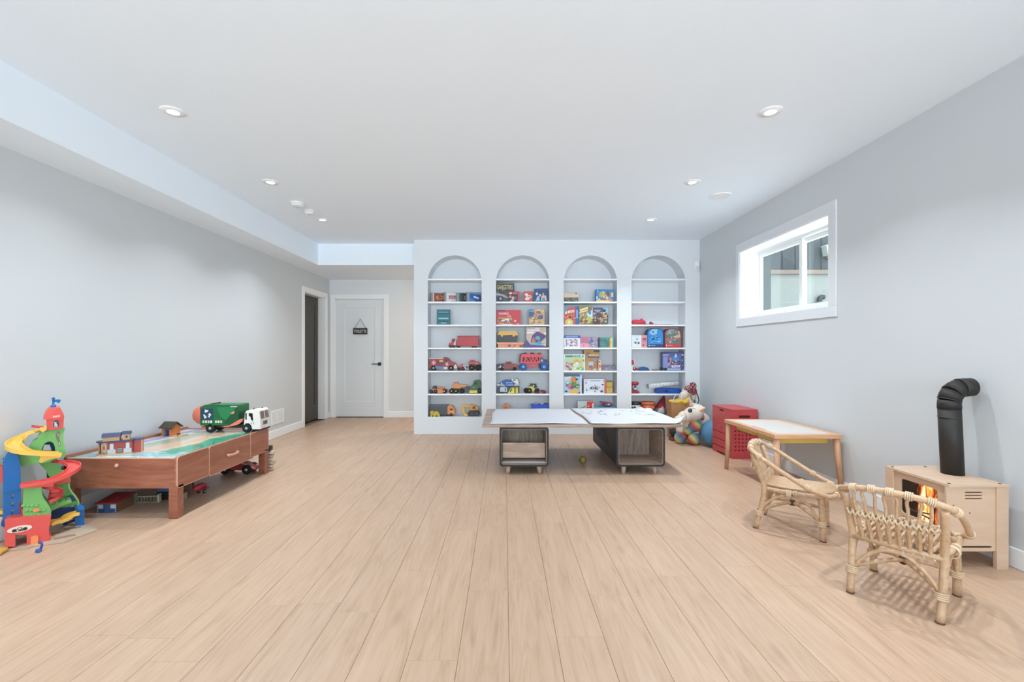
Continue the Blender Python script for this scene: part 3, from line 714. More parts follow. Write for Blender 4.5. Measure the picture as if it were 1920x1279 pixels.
# under the play table
s = thing('toy_house', 'blue toy house with red roof on the floor under the play table', 'toy building', (-2.785, 3.235, 0), math.radians(4)); s.scale = (.84, .8, .82)
G().box(-.075, .075, 0, .2, 0, .084).build('wall', C('#7d5a44'), s)
fr = G().box(-.075, .075, -.006, 0, 0, .084).build('front_wall', C('#2f4f7d'), s)
for xa in (-.066, .03): G().box(xa, xa+.038, -.0085, -.006, .036, .07).build('window', C('#bfc9d2'), fr)
G().box(-.02, .02, -.0085, -.006, 0, .07).build('door', C('#3a628f'), fr)
for xa in (-.075, .069):
    for i in range(5): G().box(xa, xa+.006, -.0085, -.006, .006+i*.016, .014+i*.016).build('corner_stone', C('#c9cfd2'), fr)
G().add([(-.085, -.02, .086), (.085, -.02, .086), (.085, .21, .115), (-.085, .21, .115), (-.085, -.02, .078), (.085, -.02, .078), (.085, .21, .107), (-.085, .21, .107)], [(0, 1, 2, 3), (4, 7, 6, 5), (0, 4, 5, 1), (1, 5, 6, 2), (2, 6, 7, 3), (3, 7, 4, 0)]).build('roof', C('#a33a3a'), s)
s = thing('toy_bridge', 'grey latticed toy bridge on the floor under the play table', 'toy', (-2.685, 3.45, 0), math.radians(4)); s.scale = (.75, 1, .75)
g = G()
for k in range(7): g.tube([(-.08+k*.03, 0, .01), (-.06+k*.03, 0, .06)], .004, 4).tube([(-.06+k*.03, 0, .01), (-.08+k*.03, 0, .06)], .004, 4)
g.build('lattice', C('#8b8778'), s)
G().box(-.1, .14, -.008, .008, 0, .012).build('deck', C('#7c7768'), s); G().box(-.1, .14, -.008, .008, .058, .068).build('top_rail', C('#97937f'), s)
G().box(.128, .14, -.014, .014, 0, .085).build('end_post', C('#b9b4a2'), s); G().box(-.1, -.088, -.014, .014, 0, .085).build('end_post', C('#b9b4a2'), s)
s = thing('toy_engine', 'blue and black toy train engine on the floor under the play table', 'toy train', (-2.60, 3.55, 0))
G().box(-.05, .03, -.03, .03, .055, .12, b=.006).build('cab', C('#3c5f8f'), s); G().box(-.055, .06, -.032, .032, .02, .056, b=.004).build('frame', C('#222326'), s)
for xx_ in (-.035, 0, .038): wheel(s, xx_, -.033, .018, .012, '#3d4044'); wheel(s, xx_, .033, .018, .012, '#3d4044')
s = thing('toy_crate', 'small pale toy crate on the floor behind the near table leg', 'toy box', (-2.48, 3.52, 0))
G().box(-.035, .04, -.03, .03, 0, .05, b=.003).build('box', C('#a59c8b'), s); G().ball((.01, 0, .063), .015).build('knob', C('#c9ccd0', .3), s)
s = thing('toy_helicopter', 'red toy plane standing on the floor behind the near table leg', 'toy plane', (-2.415, 3.66, 0), math.radians(80)); s.scale = (.75, .75, .9)
G().ball((0, 0, .06), (.085, .03, .034)).build('fuselage', C('#b2323c', .4), s); G().box(-.015, .03, -.09, .09, .05, .06, b=.004).build('wing', C('#b2323c', .4), s)
G().prism([(-.09, .06), (-.06, .06), (-.085, .12), (-.1, .12)], -.004, .004).build('tail_fin', C('#2c2729'), s)
for sg in (-1, 1): wheel(s, .02, sg*.035, .02, .012)
s['label'] = 'red toy plane on the floor behind the near table leg'; s.name = 'toy_plane'
s = thing('toy_racing_car', 'dark red toy car with big black wheels under the far end of the play table', 'toy car', (-2.46, 4.30, 0))
G().prism([(-.15, .035), (.15, .03), (.17, .045), (.03, .1), (-.03, .115), (-.13, .1), (-.15, .07)], -.045, .045).build('body', C('#a8423f', .35), s)
G().tube([(.0, -.047, .118), (.16, -.047, .048)], .006, 6).tube([(0, .047, .118), (.16, .047, .048)], .006, 6).build('side_bar', C('#c9bfb8'), s)
G().box(-.03, .09, -.05, .05, .125, .14, b=.003).build('rear_wing', C('#8d8a8c'), s); G().box(-.005, .01, -.006, .006, .1, .126).build('wing_post', C('#6d6a6c'), s)
for xx_ in (-.11, .09):
    for sg in (-1, 1): wheel(s, xx_, sg*.055, .043, .03, '#b9b4ae')
s = thing('toy_track_bundle', 'bundle of pale wooden toy tracks standing behind the far table leg', 'toy', (-2.245, 4.38, 0))
for i in range(6):
    q = G().box(-.06, .045+.012*((i*7) % 3-1), -.03, .03, .004+i*.031, .026+i*.031, b=.002)
    q.build('track', C('#d5c4ae' if i % 2 else '#bfae9c', .6), s)
G().box(-.055, .03, -.032, .032, .19, .235, b=.004).build('black_block', C('#2b2a2a'), s)
G().box(-.05, .02, -.012, .012, 0, .19).build('binding', C('#8f8478'), s)
for o in bpy.data.objects['toy_recycling_truck'].children:
    if not o.name.startswith('wheel'): o.scale.z = 1.06

# ---------------------------------------------------------------- toy ramp tower in the left corner
RX, RY = PX(70, 2.8), 2.8
RD_ = math.hypot(RX, RY); TH = math.atan2(-RX, RY)            # the tower faces the middle of the room
T = thing('toy_ramp_tower', 'tall green red and blue plastic car ramp tower with flag beside the play table', 'toy', (RX, RY, 0), TH)
def tloc(x, y): x, y = x-RX, y-RY; return (x*math.cos(TH)+y*math.sin(TH), -x*math.sin(TH)+y*math.cos(TH))
def tp(px, py, Y):
    a = (px-CX)/F; s = (RD_+Y-2.8)/(-a*math.sin(TH)+math.cos(TH)); q = tloc(a*s, s)
    return (q[0], q[1], EYE+(CY-py)/F*s)
def tpoly(pts, Y): return [tp(a, b, Y)[::2] for a, b in pts]
def tprism(name, pts, Y, depth, hexc, parent=None, holes=(), rough=.35):
    loops = [tpoly(pts, Y)]+[tpoly(h, Y) for h in holes]
    return G().prism(loops if holes else loops[0], Y-RY, Y-RY+depth, 'xz').build(name, C(hexc, rough), parent or T)
GR, RD, BL, YL, OR = '#74b668', '#dc5752', '#1666ac', '#eec25c', '#f0925f'
GRB = C(GR, .4, vary=.12, scale=30, bump=.6)
def uprof(w, h, t=.004): return [(-w, h), (-w, -t*1.5), (w, -t*1.5), (w, h), (w-t, h), (w-t, 0), (-w+t, 0), (-w+t, h)]
# ground plate with printed road
fp = lambda px, py: tloc(PX(px, EYE*F/(py-CY)), EYE*F/(py-CY))
G().prism([fp(*p) for p in ((4, 1035), (52, 1030), (62, 1026), (118, 1019), (150, 1007), (183, 996), (176, 990), (160, 986), (120, 984), (95, 990), (60, 1004), (0, 1022))], .001, .008, 'xy').build('ground_plate', C('#b9a792', .5), T)
for q in (((100, 1012), (140, 1004), (142, 1007), (102, 1015)), ((95, 1003), (112, 999), (113, 1001), (97, 1005)), ((120, 995), (150, 990), (152, 992), (122, 997))):
    G().prism([fp(*p) for p in q], .007, .0095, 'xy').build('road_edge', C('#8f8074', .5), T)
# red garage
Y = 2.66
gar = tprism('garage', [(9, 1025), (9, 976), (20, 972), (40, 970), (96, 966), (95, 975), (92, 990), (92, 1020), (85, 1022), (50, 1024.5), (50, 1003), (29, 1003), (29, 1025.5)], Y, .17, RD)
oc = tp(37, 992, Y)
G().prism([(oc[0]+.05*math.cos(a*PI/10), oc[2]+.0185*math.sin(a*PI/10)) for a in range(20)], Y-RY-.003, Y-RY+.002).build('oval_sign', C('#efdfd2', .4), gar)
sq, ms = print_on([('c', .5, .62, .16, .3, '#3b3430'), ('c', .5, .66, .1, .18, '#d9cfc6'), ('c', .2, .42, .15, .3, '#2b2726'), ('c', .8, .42, .15, .3, '#2b2726'), ('c', .5, .25, .3, .14, '#4a4440'), ('r', .34, .2, .42, .5, '#efe6dc')], .07, .03, Y-RY-.0034, x0=oc[0]-.035, z0=oc[2]-.016)
sq.build('picture', ms, gar)
tprism('door', [(57, 1023.5), (58, 1008), (66, 1005), (72, 1006), (72, 1011), (70, 1022)], Y-.012, .012, OR, gar)
tprism('base_flange', [(85, 1022), (92, 1004), (96, 1006), (95, 1017), (90, 1020)], Y-.004, .1, RD, gar)
# blue elevator shaft with windows and winding drum
Y = 2.74
win = [[(20, 926), (24.5, 926), (26, 934), (21.5, 934.5)], [(20.5, 941.5), (25.5, 941), (26, 949), (21, 949.5)], [(21, 957), (25.5, 956), (24.5, 964), (20, 964.5)]]
el = tprism('elevator_shaft', [(6, 985), (5.5, 905), (6, 868), (10, 855), (17, 846), (27, 846), (34, 855), (38, 870), (39, 905), (38.5, 945), (40, 962), (36, 972), (24, 980)], Y, .035, BL, holes=win)
for k in range(5): tprism('rack_tooth', [(7.5+k*.2, 858+k*7), (4.2+k*.2, 861+k*7), (7+k*.2, 864+k*7)], Y+.01, .05, BL, el)
tprism('shaft_rib', [(7, 924), (38, 916), (38, 919), (7, 927)], Y-.006, .01, BL, el)
dc = tp(14, 979, Y-.03)
G().cyl((dc[0], dc[1], dc[2]), .026, -.02, .07, 'y', 20, b=.003).lathe([(.018, -.0205), (.015, -.014), (.001, -.014)], 20, dc, 'y').build('winding_drum', C('#14508c', .35), el)
G().tube([(dc[0]+.02, dc[1]+.05, dc[2]), tuple(Vector(tp(38, 971, Y+.05)))], .017, 14).build('axle', C('#c6b5a4', .5), el)
tprism('side_panel', [(-12, 905), (-12, 873), (5, 874.5), (6, 905)], Y+.02, .05, RD)
tprism('side_ramp', [(-8, 966), (-8, 957), (5, 958), (5, 964)], Y+.02, .05, YL)
tprism('side_ramp', [(-8, 985), (-8, 968), (5, 970), (5, 984)], Y+.02, .04, '#d3c3b1')
G().prism([fp(-14, 1046), fp(2, 1042), (fp(15, 1034)), fp(15, 1030), fp(-14, 1034)], .008, .02, 'xy').build('ramp_end', C('#d9a94f', .4), T)
# lower green pillar, rounded stone face
Y = 2.69
pl = tprism('stone_pillar', [(43, 971), (43, 940), (44, 912), (57, 911), (78, 913), (79, 926), (82, 935), (90, 945), (96, 957), (96, 969), (88, 971)], Y, .12, GR, rough=.4); pl.data.materials[0] = GRB
oc = tp(67.5, 956, Y)
G().prism([(oc[0]+.014*math.cos(i*.5236), oc[2]+.0105*math.sin(i*.5236)) for i in range(12)], Y-RY-.006, Y-RY+.002).build('orange_button', C(OR, .4), pl)
rr = random.Random(2)
for k in range(14): G().ball(tp(50+(k % 5)*8+rr.uniform(-1, 1)-(5 if k > 9 else 0), 966-(k//5)*9, Y), (.012, .006, .010), 0, 10, 6).build('stone', GRB, pl)
G().ball(tp(75, 960, Y-.002), .0035).build('peg', C('#2b2724'), pl)
tprism('red_chute', [(34, 944), (39, 945), (41, 955), (44, 956), (42, 966), (36, 962)], Y+.05, .05, RD)
# upper hillside with the round tunnel
Y = 2.80
hole = [(78, 848), (79, 841), (83, 832.5), (89, 828.5), (95, 828), (100, 831), (103, 838), (104, 849)]
hill = tprism('hillside', [(122, 803), (118.5, 815), (120, 830), (123.5, 850), (122, 856.5), (113, 857), (103, 862), (90, 867), (72, 869), (55, 872), (40, 875), (31, 876), (24, 868), (19, 858), (20, 848), (32, 846), (52, 846), (57, 836), (63, 827), (70, 824), (73, 816), (80, 810), (92, 806)], Y, .09, GR, holes=[hole], rough=.4)
hill.data.materials[0] = GRB
tprism('tunnel_back', [(58, 848), (66, 838), (80, 826), (104, 826), (106, 850)], Y+.092, .01, '#195b93', hill, holes=[[(79, 848), (83, 834), (93, 834), (97, 846)]])
tprism('rock_picture', [(108, 809), (111, 809), (112.5, 814), (110, 818), (112, 826), (114, 830), (111.5, 839), (108.5, 830), (105.5, 822), (104, 815)], Y-.0015, .0015, '#75706a', hill)
tprism('rock_picture', [(108, 813), (110, 813), (110.5, 817), (107.5, 818)], Y-.0025, .001, '#b5aea6', hill)
tprism('rock_picture', [(110, 829), (112, 829), (112, 833), (110.5, 835)], Y-.0025, .001, '#d4cec6', hill)
# green link and right-hand back wall
Y = 2.88
bk = tprism('back_wall', [(72, 868), (92, 864), (106, 858), (108, 866), (116, 884), (133, 886), (131.5, 903), (131, 915), (135, 924), (142, 932), (148, 941), (149, 947), (146, 952), (140, 951), (96, 952), (96, 915), (100, 900), (92, 894), (86, 882)], Y, .05, GR, rough=.4); bk.data.materials[0] = GRB
G().tube([tp(*p, Y-.01) for p in ((128.5, 905), (129, 914), (133, 922), (140, 930), (146, 939), (147.5, 946), (144, 951))], .006, 8).build('rounded_edge', C('#8cc87e', .35), bk)
tprism('bridge_bar', [(88, 902), (132, 897), (133, 903), (100, 911), (90, 912)], Y-.03, .04, RD)
tprism('link_backing', [(87, 882), (96, 893), (94, 899), (88, 896)], Y+.052, .02, '#1a4f86', bk)  # dark blue piece behind the green link
# wavy green step and blue under-structure
Y = 2.80
tprism('wavy_step', [(94, 957), (94, 951), (98, 947), (102, 947), (104, 944), (108, 942), (111, 944), (115, 941), (120, 939), (123, 940), (127, 937), (133, 937.5), (135, 942), (96, 957)], Y, .07, '#7fc071')
tprism('blue_wall', [(95, 982), (95, 960), (118, 951), (134, 943), (147, 949), (146, 957), (120, 966)], Y+.085, .02, '#123f78')
tprism('blue_wall', [(95, 958), (112, 944), (131, 928), (138, 930), (143, 938), (120, 948)], Y+.075, .008, '#174a83')
for k in range(4): G().ball(tp(108+k*11, 956-k*2.5, Y+.084), (.011, .006, .008), 0, 10, 6).build('rivet', C('#1d57a0', .35), T)
yp = smooth_path([tp(93, 984, 2.76), tp(103, 979, 2.77), (tp(112, 978, 2.78)), tp(122, 974, 2.79), tp(132, 967, 2.81), tp(146, 963, 2.82)], 5)
G().sweep(yp, uprof(.028, .014)).build('lower_yellow_ramp', C(YL, .35), T)
Y = 2.86
ft = tprism('corner_post', [(141, 990), (141, 953), (147, 949), (158, 951), (158.5, 990), (153, 993), (150, 990)], Y, .03, BL)
tprism('post_cap', [(143, 951), (151, 946), (158, 950), (158, 957), (146, 957)], Y-.01, .05, '#2577bd', ft)
tprism('post_foot', [(150, 985), (158, 984), (158.5, 991), (154, 994), (150, 991)], Y-.02, .03, '#2577bd', ft)
for pts in ([(118, 990), (118, 979), (126, 976), (126, 988)], ): tprism('short_post', pts, 2.93, .03, '#2a4d8e')
G().tube([tp(120, 983, 2.90), tp(141, 975, 2.9)], .008, 6).build('brace', C('#123f78', .4), T)
# red tower house with flag
Y = 2.78
hs = tprism('tower_house', [(88.5, 806.5), (86, 785), (120, 781), (119, 803), (104, 806)], Y, .11, RD)
tprism('gambrel_roof', [(81, 787), (82, 781), (88, 770), (93, 765.5), (112, 764), (118, 774), (121, 781), (120, 784)], Y-.008, .13, '#e2605a', hs)
tprism('gable_front', [(97, 788), (98, 780), (103, 770), (106, 766), (112, 765), (118, 775), (120, 782), (119, 786)], Y-.012, .012, RD, hs)
tprism('name_plate', [(98.5, 782.5), (99, 780), (112, 778.5), (113, 780), (112, 782), (100, 783.5)], Y-.015, .004, '#f3b1a0', hs)
tprism('arched_window', [(98, 803), (98, 793), (101, 788), (105, 786.5), (110, 788), (112, 793), (112, 802)], Y-.004, .006, '#c07e74', hs)
tprism('window_picture', [(99.5, 801), (99.5, 794), (102, 789.5), (105, 788), (109, 789.5), (110.5, 793), (110.5, 800)], Y-.006, .004, '#3d3a52', hs)
tprism('window_picture', [(102, 800), (102, 792), (106, 791), (106, 795), (108, 796), (108, 800)], Y-.0075, .0025, '#cfc3cb', hs)
c = tp(100, 765, Y+.05)
fg = G().lathe([(.016, -.004), (.013, .012), (.012, .018), (.006, .020), (.0055, .055), (.008, .056), (.008, .064), (.001, .066)], 14, c).build('flag_pole', C(BL, .35), T)
G().prism([(c[0], c[2]+.052), (c[0]+.03, c[2]+.05), (c[0]+.034, c[2]+.046), (c[0]+.03, c[2]+.036), (c[0]+.03, c[2]+.03), (c[0]+.02, c[2]+.028), (c[0]+.014, c[2]+.036), (c[0], c[2]+.036)], c[1]-.004, c[1]+.004).build('flag', C(BL, .35), fg)
G().tube([tp(60, 799, Y+.02), tp(84, 802, Y-.005)], .0075, 8).build('red_gate', C('#c9423f', .4), T)
tprism('gate_bracket', [(74, 806), (75, 802), (82, 801), (84, 797), (87, 798), (87.5, 806), (80, 811)], Y-.015, .03, '#e9bd62', T)
# ramps
yr = smooth_path([tp(72, 808, 2.84), tp(52, 815, 2.86), tp(34, 826, 2.85), tp(25, 835, 2.80), tp(32, 843, 2.745), tp(50, 848.5, 2.715), tp(75, 851.5, 2.715), tp(112, 852.5, 2.73)], 7)
G().sweep(yr, uprof(.036, .016, .005)).build('yellow_ramp', C(YL, .35), T)
tprism('ramp_bracket', [(76, 853), (113, 853), (113, 858), (98, 860), (86, 864), (78, 868), (72.5, 866), (75, 860)], 2.70, .03, YL)
r1_ = smooth_path([tp(104, 866, 2.83), tp(120, 868, 2.85), tp(134, 870.5, 2.83), tp(140, 876, 2.78), tp(131, 886, 2.73), tp(112, 896, 2.70), tp(90, 903, 2.685), tp(62, 908, 2.68), tp(40, 911, 2.68)], 7)
G().sweep(r1_, uprof(.031, .014, .005)).build('red_ramp', C('#e05a55', .35), T)
tprism('ramp_bracket', [(37, 909), (74, 908), (75, 902), (80, 906), (100, 903), (101, 912), (82, 913), (38, 916)], 2.665, .03, RD)
r2_ = smooth_path([tp(82, 914, 2.78), tp(97, 918, 2.79), tp(106, 925, 2.77), tp(102, 934, 2.74), tp(92, 941, 2.735)], 6)
G().sweep(r2_, uprof(.032, .013, .005)).build('lower_red_ramp', C('#cf4f4d', .35), T)
# blue hook lying on the floor
hk = thing('toy_hook', 'small blue plastic hook on the floor in front of the ramp tower', 'toy', (PX(74, 2.60), 2.60, 0))
G().tube(smooth_path([(-.012, .012, .045), (.004, .004, .052), (.014, 0, .04), (.008, 0, .02), (-.004, -.004, .008)], 4), .006, 8).build('hook', C('#31469a', .4), hk)
G().box(-.014, .014, -.014, .004, 0, .018, b=.004).build('base', C('#2a62ad', .4), hk)

# ---------------------------------------------------------------- children's drawing table by the right wall
PINE = wood('pine_x', [(.15, '#b98b68'), (.45, '#cfa07b'), (.7, '#d9ad89'), (.9, '#dfb795')], 'X', 8, 2.4, .45)
PINEY = wood('pine_y', [(.15, '#b98b68'), (.45, '#cfa07b'), (.7, '#d9ad89'), (.9, '#dfb795')], 'Y', 8, 2.4, .45)
PINEZ = wood('pine_z', [(.15, '#ad7f5e'), (.45, '#c39472'), (.7, '#cfa27f'), (.9, '#d6ad8b')], 'Z', 8, 2.4, .45)
t = thing('drawing_table', 'pine children\'s table with white paper top and yellow bins by the right wall', 'table', (2.11, 3.60, 0))
w, dp, h = .53, .83, .48
G().box(0, w, 0, .05, h-.034, h, b=.003).build('end_rail', PINE, t); G().box(0, w, dp-.05, dp, h-.034, h, b=.003).build('end_rail', PINE, t)
G().box(0, .05, .05, dp-.05, h-.034, h, b=.003).build('side_rail', PINEY, t); G().box(w-.05, w, .05, dp-.05, h-.034, h, b=.003).build('side_rail', PINEY, t)
G().box(.05, w-.05, .05, dp-.05, h-.012, h-.003).build('white_top', C('#cdc9c2', .5), t)
G().box(.06, .066, .25, .44, h-.004, h-.002).build('paper_slot', C('#6b5b4c'), t)
for lx, ly, sx, sy in ((.03, .03, -.0, -.02), (w-.03, .03, .03, -.02), (.03, dp-.03, -.01, .03), (w-.03, dp-.03, .02, .03)):
    top, bot = (lx, ly, h-.034), (lx+sx, ly+sy, 0)
    G().tube([bot, top], [.017, .024], 12).build('leg', PINEZ, t)
def bin_(ya, yb):
    xa, xb, z0, z1 = .065, w-.06, h-.085, h-.032
    o = G().prism([(ya+.02, z0), (yb-.02, z0), (yb, z1), (yb-.004, z1), (yb-.023, z0+.004), (ya+.023, z0+.004), (ya+.004, z1), (ya, z1)], xa, xb, 'yz')
    o.box(xa, xa+.004, ya+.012, yb-.012, z0, z1).box(xb-.004, xb, ya+.012, yb-.012, z0, z1)
    o.build('bin', C('#d9b95a', .45), t)
bin_(.07, .38); bin_(.43, .74)

# red stacked storage chests
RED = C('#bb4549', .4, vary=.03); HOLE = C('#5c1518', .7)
x0, x1, y0, y1 = 2.385, 2.655, 4.845, 5.29
t = thing('storage_chest', 'lower red wooden storage chest with drawers and a grid of round holes', 'chest', (x0, y0, 0), 0, 'red storage chests')
w, dp = x1-x0, y1-y0; hb = .345
rh = [[(.04+k*.0385+.009*math.cos(a*PI/4), .09+j*.04+.009*math.sin(a*PI/4)) for a in range(8)] for j in range(6) for k in range(6)]
G().prism([[(0, .02), (w, .02), (w, hb), (0, hb)]]+rh, 0, .012, 'xz').build('perforated_side', RED, t)
G().box(.0, w, dp-.012, dp, .02, hb).build('back_side', RED, t)
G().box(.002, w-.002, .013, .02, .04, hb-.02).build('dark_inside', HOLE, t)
G().box(w-.012, w, .012, dp-.012, .02, hb).build('side_panel', RED, t)
G().box(.012, w-.012, .02, dp-.012, .02, .032).build('bottom', RED, t); G().box(.0, w-.012, .012, dp-.012, hb-.012, hb).build('top_panel', RED, t)
for za, zb, nm in ((.02, .075, 'plinth'), (.082, .155, 'drawer'), (.161, .235, 'drawer'), (.241, hb-.014, 'drawer')):
    d_ = G().box(-.001, .011, .013, dp-.013, za, zb, b=.002).build(nm, RED, t)
    if nm == 'drawer' and za > .2: G().cyl((-.0015, dp*.5, (za+zb)/2+.008), .011, 0, .003, 'x', 12).build('finger_hole', HOLE, d_)
for yy in (.0, dp-.1): G().box(.0, w, yy, yy+.1, 0, .02).build('foot', RED, t)
t = thing('storage_chest', 'upper red wooden storage chest with slot handle stacked by the corner', 'chest', (x0, y0, hb), 0, 'red storage chests')
ht = .176
slot = rrect(.075, .195, .085, .112, .0134, 5)
G().prism([[(0, 0), (w, 0), (w, ht-.014), (0, ht-.014)], slot], 0, .012, 'xz').build('handle_side', RED, t)
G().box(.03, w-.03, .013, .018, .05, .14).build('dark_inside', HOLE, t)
slot = rrect(dp*.5-.05, dp*.5+.05, .142-.012, .142+.006, .0085, 4)
G().prism([[(.012, 0), (dp-.012, 0), (dp-.012, ht-.014), (.012, ht-.014)], slot], 0, .012, 'yz').build('front_panel', RED, t)
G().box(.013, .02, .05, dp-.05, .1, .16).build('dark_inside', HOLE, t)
G().box(0, w, dp-.012, dp, 0, ht-.014).build('back_side', RED, t); G().box(w-.012, w, .012, dp-.012, 0, ht-.014).build('side_panel', RED, t)
G().box(-.003, w+.003, -.003, dp+.003, ht-.014, ht, b=.003).build('lid', RED, t); G().box(.012, w-.012, .02, dp-.012, 0, .01).build('bottom', RED, t)

# wooden play stove with a fire picture and a black flue
PLY = wood('birch_ply', [(.1, '#c2a488'), (.45, '#cdb096'), (.75, '#d4b9a0'), (.95, '#d9c0a8')], 'X', 4, 1.6, .5)
PLYY = wood('birch_ply_side', [(.1, '#c0a083'), (.45, '#caab90'), (.75, '#d1b49a'), (.95, '#d6bba2')], 'Y', 4, 1.6, .5)
SLOT = C('#3d3026', .7)
x0, x1, y0, y1 = 2.297, 2.612, 2.385, 2.785
t = thing('toy_stove', 'pale plywood toy wood stove with glowing fire window and black flue pipe', 'toy stove', (x0, y0, 0))
w, dp, h = x1-x0, y1-y0, .44
G().prism([(0, 0), (w, 0), (w, dp), (0, dp)], h-.012, h, 'xy').build('top_board', PLY, t)
# side facing the room: slots
def slots(zs, xa, xb, hh=.006): return [rrect(xa, xb, z, z+hh, .0029, 3) for z in zs]
G().prism([[(.0, .092), (w-.058, .092), (w-.058, h-.012), (0, h-.012)]]+slots((.362, .378, .394), .095, .185)+slots((.108,), .0+.03, .235, .010), .012, .022, 'xz').build('slotted_side', PLY, t)
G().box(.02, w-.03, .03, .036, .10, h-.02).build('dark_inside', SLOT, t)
G().box(w-.062, w, .004, .024, 0, h-.012, b=.001).build('corner_board', PLY, t)
G().box(w-.012, w, .024, .075, 0, h-.012, b=.001).build('corner_board', PLYY, t)
# fire side
wy0, wy1, wz0, wz1 = .075, .305, .195, .392
G().prism([[(.022, .092), (dp-.03, .092), (dp-.03, h-.012), (.022, h-.012)], rrect(wy0, wy1, wz0, wz1, .02, 5)]+[rrect(a, b_, z, z+.006, .0028, 3) for z in (.135, .153, .171) for a, b_ in ((.08, .18), (.2, .3))], .012, .022, 'yz').build('fire_front', PLYY, t)
G().box(.0, .012, dp-.055, dp, 0, h-.012, b=.001).build('corner_board', PLYY, t)
G().box(.012, .05, dp-.012, dp, 0, h-.012, b=.001).build('corner_board', PLY, t)
G().box(0, .012, .012, .05, 0, .092).build('corner_board', PLYY, t); G().box(.012, .05, .0, .012, 0, .092).build('corner_board', PLY, t)
G().box(.05, w, dp-.012, dp, .092, h-.012).build('back_board', PLY, t); G().box(.03, w-.014, .03, dp-.03, .082, .092).build('bottom_board', PLY, t)
G().box(w-.011, w-.002, .076, dp-.012, .092, h-.012).build('wall_board', PLYY, t)
for xx, yy in ((.02, .02), (w-.03, .02), (.02, dp-.03), (w-.1, dp-.03)): G().cyl((xx, yy, h), .007, 0, .003, 'z', 12).build('screw', C('#2c2824', .4), t)
for xx, zz in ((.035, .33), (.12, .29)): G().cyl((xx, .0115, zz), .003, -.001, .002, 'y', 8).build('peg_hole', SLOT, t)
# lit fire picture
m, ns, ls, b = nodes_of('fire_picture')
tc = N(ns, 'ShaderNodeTexCoord'); sp = N(ns, 'ShaderNodeSeparateXYZ'); ls.new(tc.outputs['Object'], sp.inputs[0])
mp = N(ns, 'ShaderNodeMapping'); mp.inputs['Scale'].default_value = (1, 1, .42); ls.new(tc.outputs['Object'], mp.inputs[0])
n1 = N(ns, 'ShaderNodeTexNoise', Scale=26, Detail=5, Distortion=1.2); ls.new(mp.outputs[0], n1.inputs['Vector'])
def mth(op, a, b_, c=None):
    q = N(ns, 'ShaderNodeMath', operation=op)
    for i, v in enumerate((a, b_, c)):
        if v is None: continue
        if isinstance(v, (int, float)): q.inputs[i].default_value = v
        else: ls.new(v, q.inputs[i])
    return q.outputs[0]
dy = mth('ABSOLUTE', mth('SUBTRACT', sp.outputs['Y'], .145), None)
v_ = mth('SUBTRACT', mth('MULTIPLY_ADD', n1.outputs['Fac'], 2.3, -.42), mth('MULTIPLY', dy, 8.5))
rp = ramp(ns, [(.12, '#120906'), (.32, '#5a2a16'), (.48, '#c2541d'), (.62, '#f3a049'), (.8, '#ffe2ae')]); ls.new(v_, rp.inputs[0])
ls.new(rp.outputs[0], b.inputs['Base Color']); ls.new(rp.outputs[0], b.inputs['Emission Color']); b.inputs['Emission Strength'].default_value = 1.0; b.inputs['Roughness'].default_value = .3
G().box(.023, .027, wy0-.01, wy1+.01, wz0-.01, wz1+.01).build('fire_picture', m, t)
lgm = C('#4a352a', .8)
for (ya, za, yb, zb) in ((.10, .215, .27, .235), (.12, .245, .25, .222)): G().tube([(.019, ya, za), (.019, yb, zb)], .0045, 6).build('log', lgm, t)
# flue
FL = C('#24211e', .6, vary=.05)
fx, fy, r = PX(1786, 2.6)-x0, 2.6-y0, .051
lean = Vector((-.018, 0, 0))
b0 = Vector((fx, fy, h)); b1 = Vector((fx, fy, .815))+lean
f = G().tube([b0, b1], r, 28).build('flue_pipe', FL, t)
G().tube([b1+Vector((0, 0, -.055)), b1+Vector((0, 0, -.052))], r+.0012, 28).build('seam', C('#4a4540', .4), f)
segs = [(b1, b1+Vector((-.002, 0, .052))), (b1+Vector((-.001, 0, .045)), b1+Vector((.030, 0, .108))), (b1+Vector((.024, 0, .098)), b1+Vector((.085, 0, .125))), (b1+Vector((.078, 0, .122)), b1+Vector((.135, 0, .124)))]
pts = smooth_path([b1-Vector((0, 0, .004)), b1+Vector((0, 0, .04)), b1+Vector((.018, 0, .082)), b1+Vector((.058, 0, .108)), b1+Vector((.122, 0, .114))], 2)
rs = [r+.003 if i % 2 == 0 else r+.0005 for i in range(len(pts))]
for i in range(0, len(pts)-2, 2): G().tube([pts[i], pts[i+1], pts[i+2]], [r+.002-.0003*i/2, r+.001, r+.0002], 28).build('elbow_segment', FL, f)
for i in (2, 4, 6): G().tube([pts[i]-(pts[i+1]-pts[i])*.08, pts[i]+(pts[i+1]-pts[i])*.08], r+.0028, 28).build('seam', C('#3b3734', .4), f)

# ---------------------------------------------------------------- two rattan children's chairs
RAT = wood('rattan_cane', [(.1, '#a58364'), (.4, '#bf9d7b'), (.65, '#caac8b'), (.9, '#d4ba9c')], 'Z', 1, 26, .42)
WRAP = wood('rattan_binding', [(.1, '#b89a79'), (.4, '#ceb393'), (.65, '#d8c1a3'), (.9, '#e0ccb2')], 'Z', 1, 60, .4)
DKC = C('#5a4431', .6)
def wrap(g, c, d, r, n=4, p=.006):
    """a few turns of binding round a pole"""
    c, d = Vector(c), Vector(d).normalized(); up = Vector((0, 0, 1)) if abs(d.z) < .9 else Vector((1, 0, 0))
    u = d.cross(up).normalized(); v = d.cross(u)
    for k in range(n):
        o = c+d*(k-(n-1)/2)*p
        g.tube([o+u*r*math.cos(a*PI/6)+v*r*math.sin(a*PI/6) for a in range(12)], p*.52, 5, closed=True)
def bind(parent, *a):
    g = G(); wrap(g, *a); g.build('binding', WRAP, parent)
